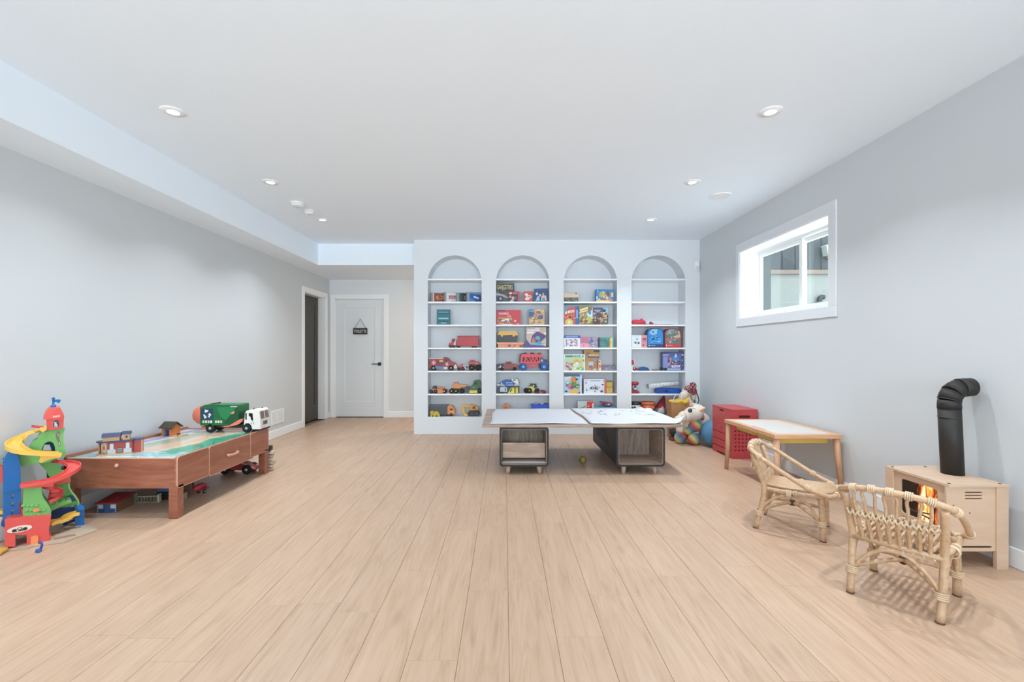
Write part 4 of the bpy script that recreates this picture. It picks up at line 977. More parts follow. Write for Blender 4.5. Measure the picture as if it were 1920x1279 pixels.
def rattan_chair(label, loc, rz):
    t = thing('rattan_chair', label, 'chair', loc, rz, 'rattan children\'s chairs')
    hw = .155
    # legs; the rear ones run on up to the back rim
    for s in (-1, 1):
        G().tube(smooth_path([(-.185, s*hw, 0), (-.150, s*(hw+.004), .15), (-.135, s*(hw+.006), .27), (-.165, s*(hw+.012), .38), (-.20, s*(hw+.016), .475)], 4), [.0158]*17, 12).build('leg', RAT, t)
        G().tube(smooth_path([(.172, s*hw, 0), (.168, s*hw, .14), (.160, s*(hw-.004), .27)], 4), .0165, 12).build('leg', RAT, t)
    rim = smooth_path([(.215, -.165, .272), (.12, -.203, .305), (-.02, -.212, .385), (-.14, -.205, .458), (-.205, -.165, .495), (-.226, -.08, .512), (-.230, 0, .516),
                       (-.226, .08, .512), (-.205, .165, .495), (-.14, .205, .458), (-.02, .212, .385), (.12, .203, .305), (.215, .165, .272)], 5)
    rm = G().tube(rim, .0135, 12).build('back_rim', RAT, t)
    for k in (6, 16, 22, 26, 30, 34, 38, 44, 54): bind(rm, rim[k], rim[k+1]-rim[k-1], .0165, 4, .007)
    # seat frame with its rounded front
    fr = smooth_path([(-.145, -.150, .262), (0, -.168, .262), (.13, -.172, .265), (.20, -.15, .27), (.235, -.09, .272), (.245, 0, .273), (.235, .09, .272), (.20, .15, .27), (.13, .172, .265), (0, .168, .262), (-.145, .150, .262)], 4)
    sf = G().tube(fr, .0125, 10).build('seat_frame', RAT, t)
    G().tube([(-.14, -.16, .255), (-.14, .16, .255)], .0125, 10).build('rear_rail', RAT, t)
    for k in (5, 11, 16, 18, 20, 22, 24, 29, 35): bind(sf, fr[k], fr[k+1]-fr[k-1], .0155, 3, .007)
    for x in (-.03, .09): G().tube([(x, -.165, .258), (x, .165, .258)], .007, 8).build('cross_rod', RAT, t)
    # seat rods running front to back and turning up behind
    for i in range(11):
        y = -.128+i*.0256; xf = .235-.9*y*y*3
        G().tube([(-.145, y, .283), (-.05, y, .279), (.09, y, .279), (xf, y, .283)], .0070, 7).build('seat_rod', RAT, t)
    # back: flared spindles above, braided rail, wrapped strips below
    zr = .385
    rail = [(-.19-.012*math.cos(y*9), y, zr-.0) for y in [(-.16+.02*i) for i in range(17)]]
    br = G().tube(rail, .010, 8).build('braided_rail', RAT, t)
    g = G()
    for k in range(32):
        y = -.15+k*.0097; x = -.19-.012*math.cos(y*9); s = 1 if k % 2 else -1
        g.tube([(x-.016, y-.006, zr-s*.012), (x-.020, y+.003, zr), (x-.012, y+.012, zr+s*.014), (x+.008, y+.014, zr+s*.012)], .0052, 5)
    g.build('braid', WRAP, br)
    for i in range(8):
        y = -.126+i*.036; f = y*1.10; x = -.19-.012*math.cos(y*9); s = .013 if i % 2 else -.013
        G().tube(smooth_path([(x-.003, y, zr), (-.208, y*1.06, .44), (-.222+abs(f)*.05, f-s*.3, .485), (-.224+abs(f)*.1, f+s, .505)], 4), .0068, 7).build('spindle', RAT, t)
        G().tube(smooth_path([(x+.003, y, zr), (-.172, y*.98, .33), (-.148, y*.95, .285), (-.142, y*.94, .255)], 4), .0085, 7).build('lower_spindle', RAT, t)
        G().tube(smooth_path([(-.150, y*.95+.012, .34), (-.142, y*.95+.016, .30), (-.135, y*.95+.006, .262), (-.153, y*.95-.016, .24)], 3), .004, 5).build('lashing', WRAP, t)
    # arches between the legs and crossed stretchers
    for s in (-1, 1):
        a = G().tube(smooth_path([(-.165, s*.152, .10), (-.125, s*.160, .17), (-.06, s*.163, .225), (0, s*.164, .240), (.06, s*.163, .232), (.115, s*.160, .185), (.148, s*.156, .11), (.152, s*.155, .085)], 4), .0085, 8).build('side_arch', RAT, t)
        bind(a, (0, s*.166, .251), (1, 0, 0), .024, 4, .007)
        bind(a, (-.163, s*.154, .105), (.2, 0, 1), .023, 4, .008); bind(a, (.163, s*.155, .105), (0, 0, 1), .023, 4, .008)
    for x, nm in ((-.155, 'rear_arch'), (.165, 'front_arch')):
        G().tube(smooth_path([(x, -.150, .11), (x, -.115, .17), (x, -.055, .222), (x, 0, .235), (x, .055, .222), (x, .115, .17), (x, .150, .11)], 4), .0085, 8).build(nm, RAT, t)
    for s in (-1, 1):
        st = G().tube(smooth_path([(-.150, -s*.145, .125), (-.06, -s*.055, .152), (0, 0, .158), (.06, s*.055, .152), (.155, s*.145, .115)], 4), .0105, 8).build('stretcher', RAT, t)
    e = G(); wrap(e, (0, 0, .158), (1, 0, 0), .017, 4, .007); e.build('centre_lashing', DKC, st)
    for lx, ly in ((-.185, -hw), (-.185, hw), (.172, -hw), (.172, hw)): G().cyl((lx, ly, 0), .0168, .0005, .007, 'z', 12).build('foot_cap', DKC, t)
    return t
c1 = rattan_chair('rattan children\'s chair seen from behind in front of the toy stove', (1.862, 2.152, 0), math.radians(37.5))
c2 = dup(c1); c2.location = (1.850, 2.965, 0); c2.rotation_euler = (0, 0, math.radians(-38))
c2['label'] = 'rattan children\'s chair seen from the side in front of the pine drawing table'

# ---------------------------------------------------------------- what stands in the arches
BASE_PY = [565.5, 608.5, 652, 695, 738.5, 781]
ROWZ = SHELF_Z[1:]+[NB]
YS = YB+.035                                        # front of most things on the shelves
ARCH = ('first', 'second', 'third', 'fourth')
SC_ = lambda Y: Y/F
class Item:
    """a thing on a shelf: side outlines are given in photograph pixels (x, height above the shelf)"""
    def __init__(s, name, label, cat, row, px0, px1, group=None, Y=YS, lift=0):
        s.Y, s.xc = Y, (PX(px0, Y)+PX(px1, Y))/2; s.row = row
        s.t = thing(name, label, cat, (s.xc, Y, ROWZ[row]+lift), 0, group)
    def p(s, pts): return [(PX(a, s.Y)-s.xc, h*s.Y/F) for a, h in pts]
    def prism(s, name, pts, d0, d1, c, parent=None, rough=.4):
        return G().prism(s.p(pts), d0, d1).build(name, C(c, rough) if isinstance(c, str) else c, parent or s.t)
    def ball(s, name, px, h, rx, rh, depth, c, parent=None, d=0.05):
        q = s.p([(px, h)])[0]; k = s.Y/F
        return G().ball((q[0], d, q[1]), (rx*k, depth, rh*k)).build(name, C(c, .45) if isinstance(c, str) else c, parent or s.t)
    def wheel(s, px, r, d, wd=.02, hub='#b9bec4', tyre=None, h=None):
        x = PX(px, s.Y)-s.xc; r = r*s.Y/F
        return wheel(s.t, x, d, r, wd, hub, None if h is None else h*s.Y/F, C(tyre, .6) if tyre else None)
    def art(s, name, px0, px1, h0, h1, art, d, parent=None):
        a, b = s.p([(px0, h0), (px1, h1)])
        g, ms = print_on(art, b[0]-a[0], b[1]-a[1], d, x0=a[0], z0=a[1]); return g.build(name, ms, parent or s.t)
def game(label, row, px0, px1, top_py, side, art, rot=0, depth=.07, Y=YS, cat='game box', name='game_box', group='boxes and books in the arches', lift=0, tilt=0):
    """a box with a printed front"""
    xa, xb = PX(px0, Y), PX(px1, Y); z0 = ROWZ[row]+lift; h = PZ(top_py, Y)-z0
    w = (xb-xa)/max(.5, math.cos(math.radians(rot)))
    t = thing(name, label, cat, (xa, Y, z0), math.radians(rot), group)
    if tilt: t.rotation_euler.x = math.radians(tilt)
    if rot < 0: t.location.y += math.sin(math.radians(-rot))*w
    G().box(0, w, 0, depth, 0, h, b=.0015).build('box' if name == 'game_box' else 'cover', C(side, .45), t)
    if name == 'game_box': G().box(-.0008, w+.0008, depth*.30, depth*.32, .002, h+.0006).build('lid_edge', C('#3a3a3c' if lin(side)[1] > .3 else '#8d8f92', .5), t)
    else: G().box(.003, w-.0005, .004, depth-.004, .003, h+.001).build('pages', C('#d9d4ca', .7), t)
    g, ms = print_on(art, w, h, -.0004); g.build('front_print', ms, t)
    return t
S = 's'
# first arch ------------------------------------------------------
game('red comic album with yellow lettering, leftmost book in the first arch', 0, 809, 832, 548.5, '#8d8f8c', [('r', .12, 0, 1, .97, '#9a4a44'), ('r', .12, 0, .2, .97, '#d9c3bb'), (S, .25, .05, .95, .9, 14, .09, ['#7d352f', '#b0685a', '#5c2522']), ('t', 'SO', .36, .34, .95, .68, '#e6d06c'), ('c', .66, .5, .05, .12, '#4b3a22')], 22, .05, cat='book', name='book')
game('white book with pink title band, second from the left in the first arch', 0, 833, 857, 548, '#868a8a', [('r', .15, 0, 1, .97, '#d6d6dc'), ('r', .34, .32, .98, .68, '#b0606a'), ('r', .34, .6, .98, .68, '#6a3a42'), ('t', 'CO', .42, .38, .9, .58, '#efe4e4'), ('r', .5, 0, 1, .12, '#9fa3a8')], 22, .05, cat='book', name='book')
game('dark navy book with a grey ring, third from the left in the first arch', 0, 857, 876, 548.5, '#8f9a9a', [('r', .2, 0, 1, .97, '#26323f'), ('r', .2, 0, .42, .97, '#3c5a5c'), ('c', .85, .46, .17, .22, '#8f9a9c'), ('c', .85, .46, .11, .14, '#26323f')], 22, .05, cat='book', name='book')
game('blue comic album with white title stripe, rightmost book in the first arch', 0, 876, 902, 547, '#9aa0a6', [('r', .16, 0, 1, .98, '#2c5ea6'), ('p', [(.16, .98), (1, .98), (1, .72), (.16, .86)], '#7a8ea6'), ('p', [(.2, 0), (.75, 0), (.2, .4)], '#4f86bd'), ('p', [(.45, .62), (.9, .42), (.9, .3), (.45, .44)], '#e4e6ea'), ('p', [(.82, .3), (.95, .3), (.95, .55), (.82, .5)], '#7c3c4c'), ('r', .55, 0, 1, .14, '#1f2d52')], 22, .05, cat='book', name='book')
game('teal book with rows of lettering standing alone on its shelf in the first arch', 1, 819, 844, 580, '#1c5f6b', [('r', .04, .03, .96, .97, '#22727f'), ('r', .12, .80, .86, .84, '#7ea9ad'), ('r', .1, .69, .9, .75, '#123f4a'), ('r', .14, .54, .8, .57, '#1a5c68'), ('r', .12, .37, .86, .46, '#9ecdd4'), ('r', .12, .2, .3, .27, '#123f4a'), ('r', .36, .2, .7, .27, '#123f4a'), ('r', .74, .2, .88, .27, '#123f4a'), ('r', .3, .08, .7, .14, '#7fb9c1')]+[('r', .22+.1*i, .69, .24+.1*i, .75, '#22727f') for i in range(7)], 3, .035, cat='book', name='book', tilt=-4)
# red lorry
i = Item('toy_lorry', 'red toy lorry with long red trailer in the first arch', 'toy truck', 2, 841, 898, 'toy vehicles in the arches')
i.prism('trailer', [(858, 3.5), (897, 2.5), (897.5, 21.5), (858, 22)], 0, .1, '#b3262f')
i.prism('trailer_rim', [(857.5, 20.5), (898, 20.5), (898, 22.3), (857.5, 22.3)], -.004, .104, '#8f1f28')
i.prism('cab', [(841, 2), (841.5, 8), (846, 9.5), (847.5, 17), (853.5, 17.5), (855, 15), (856, 3)], .004, .09, '#b0303a')
i.prism('window', [(848, 11), (848.8, 15.5), (853, 15.5), (853, 11)], .0025, .006, '#3a2528'); i.prism('chrome_stack', [(854, 5), (855.3, 5), (855.3, 17), (854, 17)], .001, .006, '#c9b9bb'); i.prism('side_stripe', [(850, 5), (853.5, 5), (853.5, 12), (852, 12)], .001, .005, '#d9c6c8')
i.prism('chassis', [(842, 1), (860, 1), (860, 4), (842, 4)], .006, .088, '#3a1c20'); i.ball('air_horn', 877, 22.2, 2, .9, .01, '#d8d3d0')
for px in (844.2, 850, 859.5, 886.5, 891): i.wheel(px, 2.6, .012, .02, '#7c7577'); i.wheel(px, 2.6, .085, .02, '#7c7577')
# fire engine
i = Item('toy_fire_engine', 'red toy fire engine with white roof and round badge in the first arch', 'toy truck', 3, 804, 856, 'toy vehicles in the arches')
b_ = i.prism('body', [(804, 4), (833, 4), (833, 22), (804, 22)], 0, .095, '#8f2d33')
i.prism('roof', [(804, 21.5), (831, 21.5), (831, 24), (804, 24)], .002, .093, '#c9b7b2'); i.prism('cab', [(832, 3.5), (832, 23.5), (840, 23.5), (844, 17.5), (852, 15), (855, 11), (855.5, 4)], .001, .094, '#9c2f36')
i.prism('side_window', [(834, 17), (834, 22), (838.5, 22), (838.5, 17)], -.001, .004, '#2c1d20'); i.prism('windscreen', [(840, 23), (844, 17.8), (843, 17.5), (839.6, 22)], -.001, .092, '#3b4048')
i.prism('running_board', [(816, 4), (833, 4), (833, 8), (816, 8)], -.006, .02, '#4f7fb0'); i.prism('step', [(832, 3), (839, 3), (839, 7), (832, 7)], -.007, .02, '#d8cfca'); i.prism('bumper', [(851, 4), (857, 4), (857, 8), (852, 10)], -.004, .098, '#cfc9c8')
i.prism('light_bar', [(831, 23.5), (838, 23.5), (838, 25), (831, 25)], .02, .075, '#3b1c22')
i.art('emblem', 805, 832, 9, 22, [('r', .02, .3, .14, .7, '#4a3d52'), ('c', .3, .45, .13, .32, '#c8707a'), ('p', [(.3, .85), (.36, .55), (.5, .45), (.36, .36), (.3, .05), (.24, .36), (.12, .45), (.24, .55)], '#d99aa0'), ('r', .52, .2, .66, .75, '#5c2228'), ('r', .7, .55, .94, .85, '#d0a878'), ('r', .7, .2, .94, .5, '#7d252c')], -.0005)
i.art('badge', 835, 841, 8, 16, [('c', .5, .5, .42, .42, '#d9c8c8'), ('c', .5, .5, .28, .28, '#33262a'), ('r', .44, .3, .56, .7, '#e8dede'), ('r', .3, .44, .7, .56, '#e8dede')], -.0005)
i.prism('headlamp', [(852.5, 9), (854.5, 12), (855.5, 9.5)], -.003, .02, '#e9e1dd')
for px in (812.5, 845.5): i.wheel(px, 5, .01, .024); i.wheel(px, 5, .086, .024)
i = Item('toy_tractor', 'small red and white toy tractor between the fire engine and the monster truck', 'toy car', 3, 858, 879, 'toy vehicles in the arches')
i.prism('body', [(858, 4), (860, 9), (864, 10), (865, 13), (867, 13), (868, 9), (871, 7), (871, 3), (858, 2)], .004, .06, '#b8454b'); i.prism('trailer', [(868, 3), (878.5, 3), (878.5, 9), (877, 10), (868, 9.5)], .0, .065, '#d9d2cf')
i.prism('trailer_panel', [(873, 4), (877.5, 4), (877.5, 7.5), (873, 7.5)], -.002, .004, '#3f3a3c'); i.prism('trailer_stripe', [(868, 7.2), (878.5, 7.8), (878.5, 8.8), (868, 8.2)], -.002, .004, '#3a3436')
for px, r in ((860.5, 3), (868, 3.6)): i.wheel(px, r, .006, .016, '#a35a52'); i.wheel(px, r, .058, .016, '#a35a52')
i = Item('toy_monster_truck', 'red toy monster truck on tall black wheels at the right of the first arch', 'toy car', 3, 878, 903, 'toy vehicles in the arches')
i.prism('body', [(878, 14), (879.5, 19), (884, 20.5), (889, 19.5), (893, 17), (898, 15), (899, 11.5), (890, 11.5), (879, 12.5)], .01, .085, '#b23a3c')
i.prism('window', [(881, 17), (884, 19.5), (888, 18.5), (889, 16.5)], .0085, .012, '#7d2428'); i.prism('chassis', [(880, 9), (900, 8), (901, 12), (879, 12.5)], .015, .08, '#2b2627'); i.prism('flame', [(890, 13), (897, 12.5), (893, 15)], .0085, .011, '#d98a72')
i.wheel(884.5, 5.6, .0, .03, '#d4473f'); i.wheel(897, 5.6, .004, .03, '#2c2c2e'); i.wheel(884.5, 5.6, .09, .03, '#d4473f'); i.wheel(897, 5.6, .09, .03, '#2c2c2e')
# row 4
i = Item('toy_racing_car', 'small orange and black toy racing car in the first arch', 'toy car', 4, 805, 837, 'toy vehicles in the arches')
i.prism('body', [(806, 3), (808, 8), (813, 9), (818, 8), (823, 10.5), (832, 11), (836, 8), (836, 2.5), (820, 2)], .006, .075, '#c07a4c'); i.prism('cockpit', [(810, 8), (811, 13), (813, 14.5), (817.5, 14.5), (819, 9)], .015, .06, '#2f2a26')
i.prism('front_panel', [(820.5, 1), (821.5, 6), (830, 6.5), (832, 2)], -.004, .008, '#dd8055'); i.prism('rear_wing', [(820, 11.5), (834, 11.2), (834, 12.6), (820, 13)], .01, .07, '#c98a5a'); i.prism('wing_post', [(826, 10), (827.5, 10), (827.5, 12), (826, 12)], .03, .05, '#4a3a2c')
for px, r, hb in ((808.5, 3.6, '#a0714f'), (816.5, 3.6, '#a0714f'), (833, 4.4, '#d8a86a')): i.wheel(px, r, .006, .018, hb); i.wheel(px, r, .074, .018, hb)
i = Item('toy_dump_truck', 'orange toy dump truck with tipped body in the first arch', 'toy truck', 4, 843, 880, 'toy vehicles in the arches')
i.prism('dump_body', [(849, 12), (848.5, 17), (851, 20), (857.5, 20.5), (859, 17.5), (876, 16), (874, 13.5), (866, 12.5), (862, 9.5), (851, 9.5)], 0, .09, '#d1894f'); i.prism('body_rim', [(850, 19), (858, 19.2), (858, 20.8), (850, 20.6)], -.003, .093, '#b9743f')
i.prism('chassis', [(846, 4.5), (869, 4.5), (870, 9), (860, 10), (848, 10)], .012, .08, '#2a2826'); i.prism('cab', [(870.5, 3), (871, 11), (874, 12.5), (880, 12), (880, 3)], .006, .085, '#2f312c')
i.prism('grille', [(872, 4), (878, 4), (878, 9.5), (872, 9.5)], .003, .008, '#4a5048')
for px in (846.5, 855): i.wheel(px, 4.6, .0, .024, '#d9a45c'); i.wheel(px, 4.6, .09, .024, '#d9a45c')
i.wheel(866, 4.4, .0, .024, '#3a3836'); i.wheel(866, 4.4, .09, .024, '#3a3836')
i = Item('toy_tractor', 'green toy tractor with yellow front bumper at the right of the first arch', 'toy truck', 4, 880, 903, 'toy vehicles in the arches')
i.prism('hood', [(880, 5), (881, 12), (886, 16), (896, 16), (895.5, 5)], .0, .09, '#2c5c34'); i.prism('cab', [(886, 15), (888, 23.5), (891, 25), (899, 25), (902.5, 19), (902, 6), (895, 6), (895, 15)], .012, .1, '#2a5631')
i.prism('windscreen', [(888.5, 17), (889.8, 22), (895, 22), (895, 17)], .0105, .014, '#14211a'); i.prism('bumper', [(880, 1.2), (880, 6), (895, 6), (895, 1.2)], -.008, .006, '#d9c04e'); i.prism('emblem', [(886.5, 11), (888, 12.3), (889.5, 11.6), (888, 10.4)], -.0015, .001, '#c8d2c0')
i.wheel(883.5, 2.4, .03, .03, '#555555'); i.wheel(899, 5, .014, .026, '#3c5a38'); i.wheel(899, 5, .095, .026, '#3c5a38')
# row 5
i = Item('toy_truck', 'long grey box toy truck with orange cab at the bottom of the first arch', 'toy truck', 5, 804, 853, 'toy vehicles in the arches', Y=YB+.07)
i.prism('box_body', [(804, 1.5), (839, 1.5), (839, 20.5), (804, 20.5)], 0, .12, '#4b4e54'); i.prism('roof_rail', [(804, 18.5), (839, 18.5), (839, 20.8), (804, 20.8)], -.003, .123, '#5b5e65'); i.prism('lower_rail', [(818, 1.5), (839, 1.5), (839, 4.5), (818, 4.5)], -.003, .01, '#3d3f45')
c_ = i.prism('cab', [(839, 4), (839, 19), (842, 20.5), (848, 19), (852, 12), (853, 7), (851, 2.5), (846, 2.2)], .004, .116, '#d98953')
i.prism('side_window', [(843.5, 11), (844, 14.2), (848, 14.5), (849, 11.5)], .002, .006, '#33282a', c_); i.prism('door_line', [(843, 7.5), (849, 7.8), (849, 9), (843, 8.6)], .002, .006, '#efb58a', c_); i.prism('windscreen', [(849, 16), (852, 11), (851.5, 8.5), (849.5, 12)], .02, .1, '#3d3030', c_)
for px in (812, 846): i.wheel(px, 3, .012, .024, '#777777'); i.wheel(px, 3, .11, .024, '#777777')
i = Item('toy_animal', 'small yellow plastic toy animal in front of the grey truck', 'toy animal', 5, 806, 825, Y=YB+.018)
body = i.prism('body', [(807, 0), (807, 5), (806, 8), (808, 10.5), (812, 11), (814, 9.5), (818, 10.5), (822, 8.5), (824.5, 4), (825, 0), (821, 0), (820, 3), (817, 3.4), (816, 0), (812.5, 0), (812, 3.5), (810.5, 3), (810, 0)], 0, .035, '#c0a744')
i.ball('head', 809.5, 7.5, 3.4, 3.2, .02, '#c9b14c', d=.012); i.ball('ear', 812.8, 9.3, 1.6, 2, .006, '#b59a3a', d=-.002); i.ball('eye', 808.3, 8.3, .5, .5, .003, '#2b2620', d=-.006); i.ball('flank', 818, 5.5, 4.8, 4.4, .024, '#bfa643', d=.018)
i = Item('toy_excavator', 'yellow toy excavator with bent arm at the bottom of the first arch', 'toy truck', 5, 865, 899, 'toy vehicles in the arches', Y=YB+.06)
i.prism('boom', [(866, 19), (867, 22.5), (872, 21.5), (878, 21.5), (884, 20.5), (885, 15.5), (880, 17), (872, 17), (868.5, 18)], .03, .055, '#e2b04c'); i.prism('stick', [(865.5, 20), (866, 8), (869, 3), (873, 4), (871, 9), (870.5, 20), (868, 23)], .026, .059, '#dfab47')
i.prism('bucket', [(869, 1), (875, .5), (879, 3), (878.5, 6), (874, 4.5), (871, 4.5)], .015, .07, '#e8b958'); i.prism('cab', [(880, 11), (881, 19.5), (884, 22), (892, 20.5), (893, 17), (896.5, 17), (896, 12)], .004, .085, '#cf8f42')
i.prism('window', [(886, 14), (886.5, 19), (891, 18.5), (891.5, 14)], .0025, .006, '#3a3436'); i.prism('counterweight', [(891, 13), (897, 14), (897, 18), (892, 17.5)], .006, .083, '#e0ae4e')
i.prism('turntable', [(882, 9.5), (894, 9.5), (895, 12), (881, 12)], .012, .078, '#1f2024')
i.prism('track', [(876, 5), (879, 9), (883, 9.8), (894, 9.8), (898.5, 7.5), (899, 3), (896, .3), (882, .3), (877.5, 2)], -.002, .022, '#26272b'); i.prism('track', [(876, 5), (879, 9), (883, 9.8), (894, 9.8), (898.5, 7.5), (899, 3), (896, .3), (882, .3), (877.5, 2)], .068, .092, '#26272b')
for px in (884.5, 894.5): i.ball('sprocket', px, 4.6, 2.6, 3, .006, '#565a66', d=-.001)
# second arch -----------------------------------------------------
FIG = ['#c9a58a', '#e0d8cf', '#5c6a7a', '#8a4a40']
game('large dark game box titled GANGSTERS at the top left of the second arch', 0, 930.5, 964, 531.5, '#22222a', [('r', 0, 0, 1, 1, '#2c2b36'), (S, .02, .25, .98, .66, 30, .09, ['#5a3f3c', '#3b5550', '#7a4a42', '#43424f', '#8a6a58']), ('p', [(0, .5), (.35, .42), (.7, .25), (.7, .2), (.2, .32), (0, .36)], '#a9a6a6'), ('p', [(0, .36), (.3, .34), (.62, .18), (.6, 0), (0, 0)], '#3c4164'), ('c', .24, .17, .15, .16, '#26232a'), ('c', .24, .19, .06, .08, '#b5a39a'), ('c', .56, .1, .12, .12, '#35505c'), ('t', 'GANGSTERS', .04, .68, .92, .92, '#e5d78c')], 0, .06, Y=YS+.05)
game('small red and black game box before the large dark box in the second arch', 0, 953.5, 974.5, 546.5, '#a8404c', [('r', 0, 0, 1, 1, '#8c2f3b'), ('r', 0, 0, .8, .7, '#32262e'), ('c', .18, .82, .14, .12, '#d98b92'), ('r', .08, .78, .28, .86, '#f2dcdc'), ('r', .4, .8, .78, .86, '#c9a58c'), ('c', .16, .5, .1, .12, '#d0a083'), ('c', .4, .35, .13, .18, '#cfa79e'), ('c', .62, .4, .12, .16, '#5c5a6e'), ('p', [(.02, .02), (.3, .2), (.55, .02)], '#c4bcc0'), ('r', .84, 0, 1, 1, '#b04a5c')], 0, .045)
game('small plain red card game box with white emblem in the second arch', 0, 982, 998.5, 546.5, '#8e2d30', [('r', .03, .03, .97, .97, '#c9433f'), ('c', .3, .7, .2, .12, '#ecdcd8'), ('c', .62, .48, .28, .15, '#f0e4e0'), ('c', .4, .27, .27, .13, '#ecdcd8'), ('p', [(.3, .72), (.45, .7), (.5, .3), (.3, .3)], '#ecdcd8'), ('r', .42, .44, .82, .53, '#6c7478'), ('r', .4, .3, .62, .36, '#a8b2b4')], 0, .04)
game('dark blue game box with white figures in the second arch', 0, 1002, 1026.5, 541, '#17355c', [('r', 0, 0, 1, 1, '#24497c'), ('r', .04, .84, .96, .94, '#3a5d94'), ('c', .2, .62, .1, .1, '#cfd6e2'), ('c', .44, .5, .08, .1, '#c3cbd8'), ('c', .68, .66, .09, .1, '#4a2f2c'), ('c', .68, .6, .07, .08, '#d0a890'), ('p', [(.5, .1), (.55, .45), (.7, .52), (.9, .45), (.95, .1)], '#cdbfb2'), ('p', [(.12, .1), (.22, .4), (.38, .45), (.42, .1)], '#b9c4d2'), ('r', 0, 0, 1, .1, '#2f6aa0'), ('r', .62, .06, .8, .3, '#7f8797')], -10, .06)
game('flat red game box titled POMPIERS with a fire engine picture in the second arch', 1, 930.5, 976.5, 581, '#9a2f38', [('r', .04, 0, 1, 1, '#c93540'), ('r', .04, .9, .38, .98, '#3a3060'), ('t', 'POMPIERS', .12, .66, .52, .82, '#f2e4e2'), ('p', [(.42, .54), (.48, .62), (.5, .54)], '#e8b6b8'), ('r', .51, .53, .6, .62, '#e8b6b8'), ('r', .1, .38, .64, .48, '#cfa35e'), (S, .08, .04, .78, .36, 40, .05, ['#8f9a90', '#3d4642', '#d8dcd4', '#b04a44', '#5d6e62', '#e0a05a', '#c8bf8a']), ('p', [(.2, .3), (.5, .42), (.5, .34), (.2, .22)], '#e9ebe6'), ('r', .3, 0, .66, .07, '#d4c9c4'), ('r', .85, .05, .93, .09, '#efd8d8')], 3, .05)
game('colourful animal puzzle box with dark spine at the right of the second arch', 1, 992, 1021, 580, '#2f3f66', [('r', 0, 0, 1, 1, '#d0a97e'), (S, .02, .02, .98, .95, 60, .08, ['#d79a4a', '#e2c09a', '#8a6a3e', '#c0524a', '#5f8a52', '#e9d9bd', '#b87a4c']), ('r', 0, .52, .3, 1, '#2f6690'), ('r', .03, .84, .28, .94, '#6d9ad0'), ('p', [(.55, .42), (.7, .62), (.88, .6), (.92, .42), (.75, .36)], '#28406e'), ('c', .7, .52, .12, .1, '#3a5ca0'), ('p', [(.5, .98), (.75, .98), (.7, .9), (.55, .92)], '#dfe8d2')], -8, .07)
i = Item('storage_box', 'orange plastic storage box under the yellow lidded toolbox in the second arch', 'box', 2, 932, 982)
i.prism('tub', [(934, 0), (979, 0), (980.5, 7.5), (933, 7.5)], .002, .15, '#dd8c60'); i.prism('lid', [(931.5, 7), (982, 7), (982, 10), (931.5, 10)], -.004, .156, '#eea07c')
i.art('stickers', 950, 980, 1, 6.5, [('c', .17, .5, .09, .4, '#5c3a2a'), ('p', [(.38, .2), (.52, .9), (.6, .8), (.5, .3)], '#6a4230'), ('c', .88, .35, .1, .36, '#5f4034'), ('c', .36, .25, .02, .08, '#a0604a')], .0015)
i = Item('toolbox', 'black plastic toolbox with yellow lid on the orange box', 'toolbox', 2, 934, 972, lift=10*YS/F+.0005)
i.prism('body', [(935.5, 0), (969, 0), (970.5, 13), (934, 13)], .012, .13, '#2a2a27'); i.prism('rim', [(934, 10.5), (971, 10.5), (971, 13), (934, 13)], .006, .136, '#33332e')
i.prism('lid', [(933.5, 12.5), (935.5, 14), (947, 13.2), (960, 14), (971, 12.5), (970.5, 18), (968, 21.2), (937, 21.2), (934.5, 18)], .004, .138, '#dbac4c')
for px in (941, 963): i.prism('latch', [(px-2, 11), (px+2, 11), (px+2, 14.5), (px-2, 14.5)], .0, .006, '#e3b85c')
game('purple game box showing a boat and swimmers in the second arch', 2, 987, 1024, 613.5, '#241d30', [('r', 0, 0, 1, 1, '#c4aea4'), ('p', [(0, 0), (1, 0), (1, .1), (.2, .16), (0, .42)], '#533087'), ('p', [(.2, .22), (.3, .6), (.55, .8), (.75, .72), (1, .58), (.98, .5), (.6, .18)], '#4c2a72'), ('p', [(.2, .28), (.9, .22), (1, .48), (.95, .2), (.65, .12), (.3, .14)], '#5fb39c'), ('p', [(.28, .34), (.36, .52), (.48, .28), (.3, .26)], '#e05a52'), ('p', [(.42, .48), (.55, .58), (.7, .52), (.68, .36), (.5, .4)], '#55a79a'), ('c', .66, .24, .12, .08, '#3f8fb8'), ('r', .06, .82, .42, .88, '#e4dde2'), ('r', .02, .70, .38, .77, '#efe8ec'), ('c', .56, .88, .14, .09, '#d9d2e4'), ('c', .78, .9, .12, .08, '#c9a878'), ('p', [(.85, .7), (1, .75), (1, .62)], '#e8e4ea'), (S, .82, .08, 1, .4, 8, .05, ['#b9a794', '#d0c4b4'])], -3, .06)
game('narrow dark grey box squeezed at the right of the purple game box', 2, 1024.5, 1029.5, 615, '#3c4042', [('r', 0, 0, 1, 1, '#474b4d'), ('r', 0, .05, 1, .12, '#2c2f31')], 0, .12)
i = Item('toy_pickup', 'dark red and black toy pickup at the left of its shelf in the second arch', 'toy car', 3, 930.5, 972, 'toy vehicles in the arches')
i.prism('bed', [(930.5, 3), (946, 3.5), (946, 12.5), (936, 12), (930.5, 10.5)], .004, .09, '#242427'); i.prism('body', [(945, 3), (945, 12), (949, 16.5), (958, 17), (960.5, 13), (969, 12.5), (972, 8), (970.5, 4)], .002, .092, '#8c2e30')
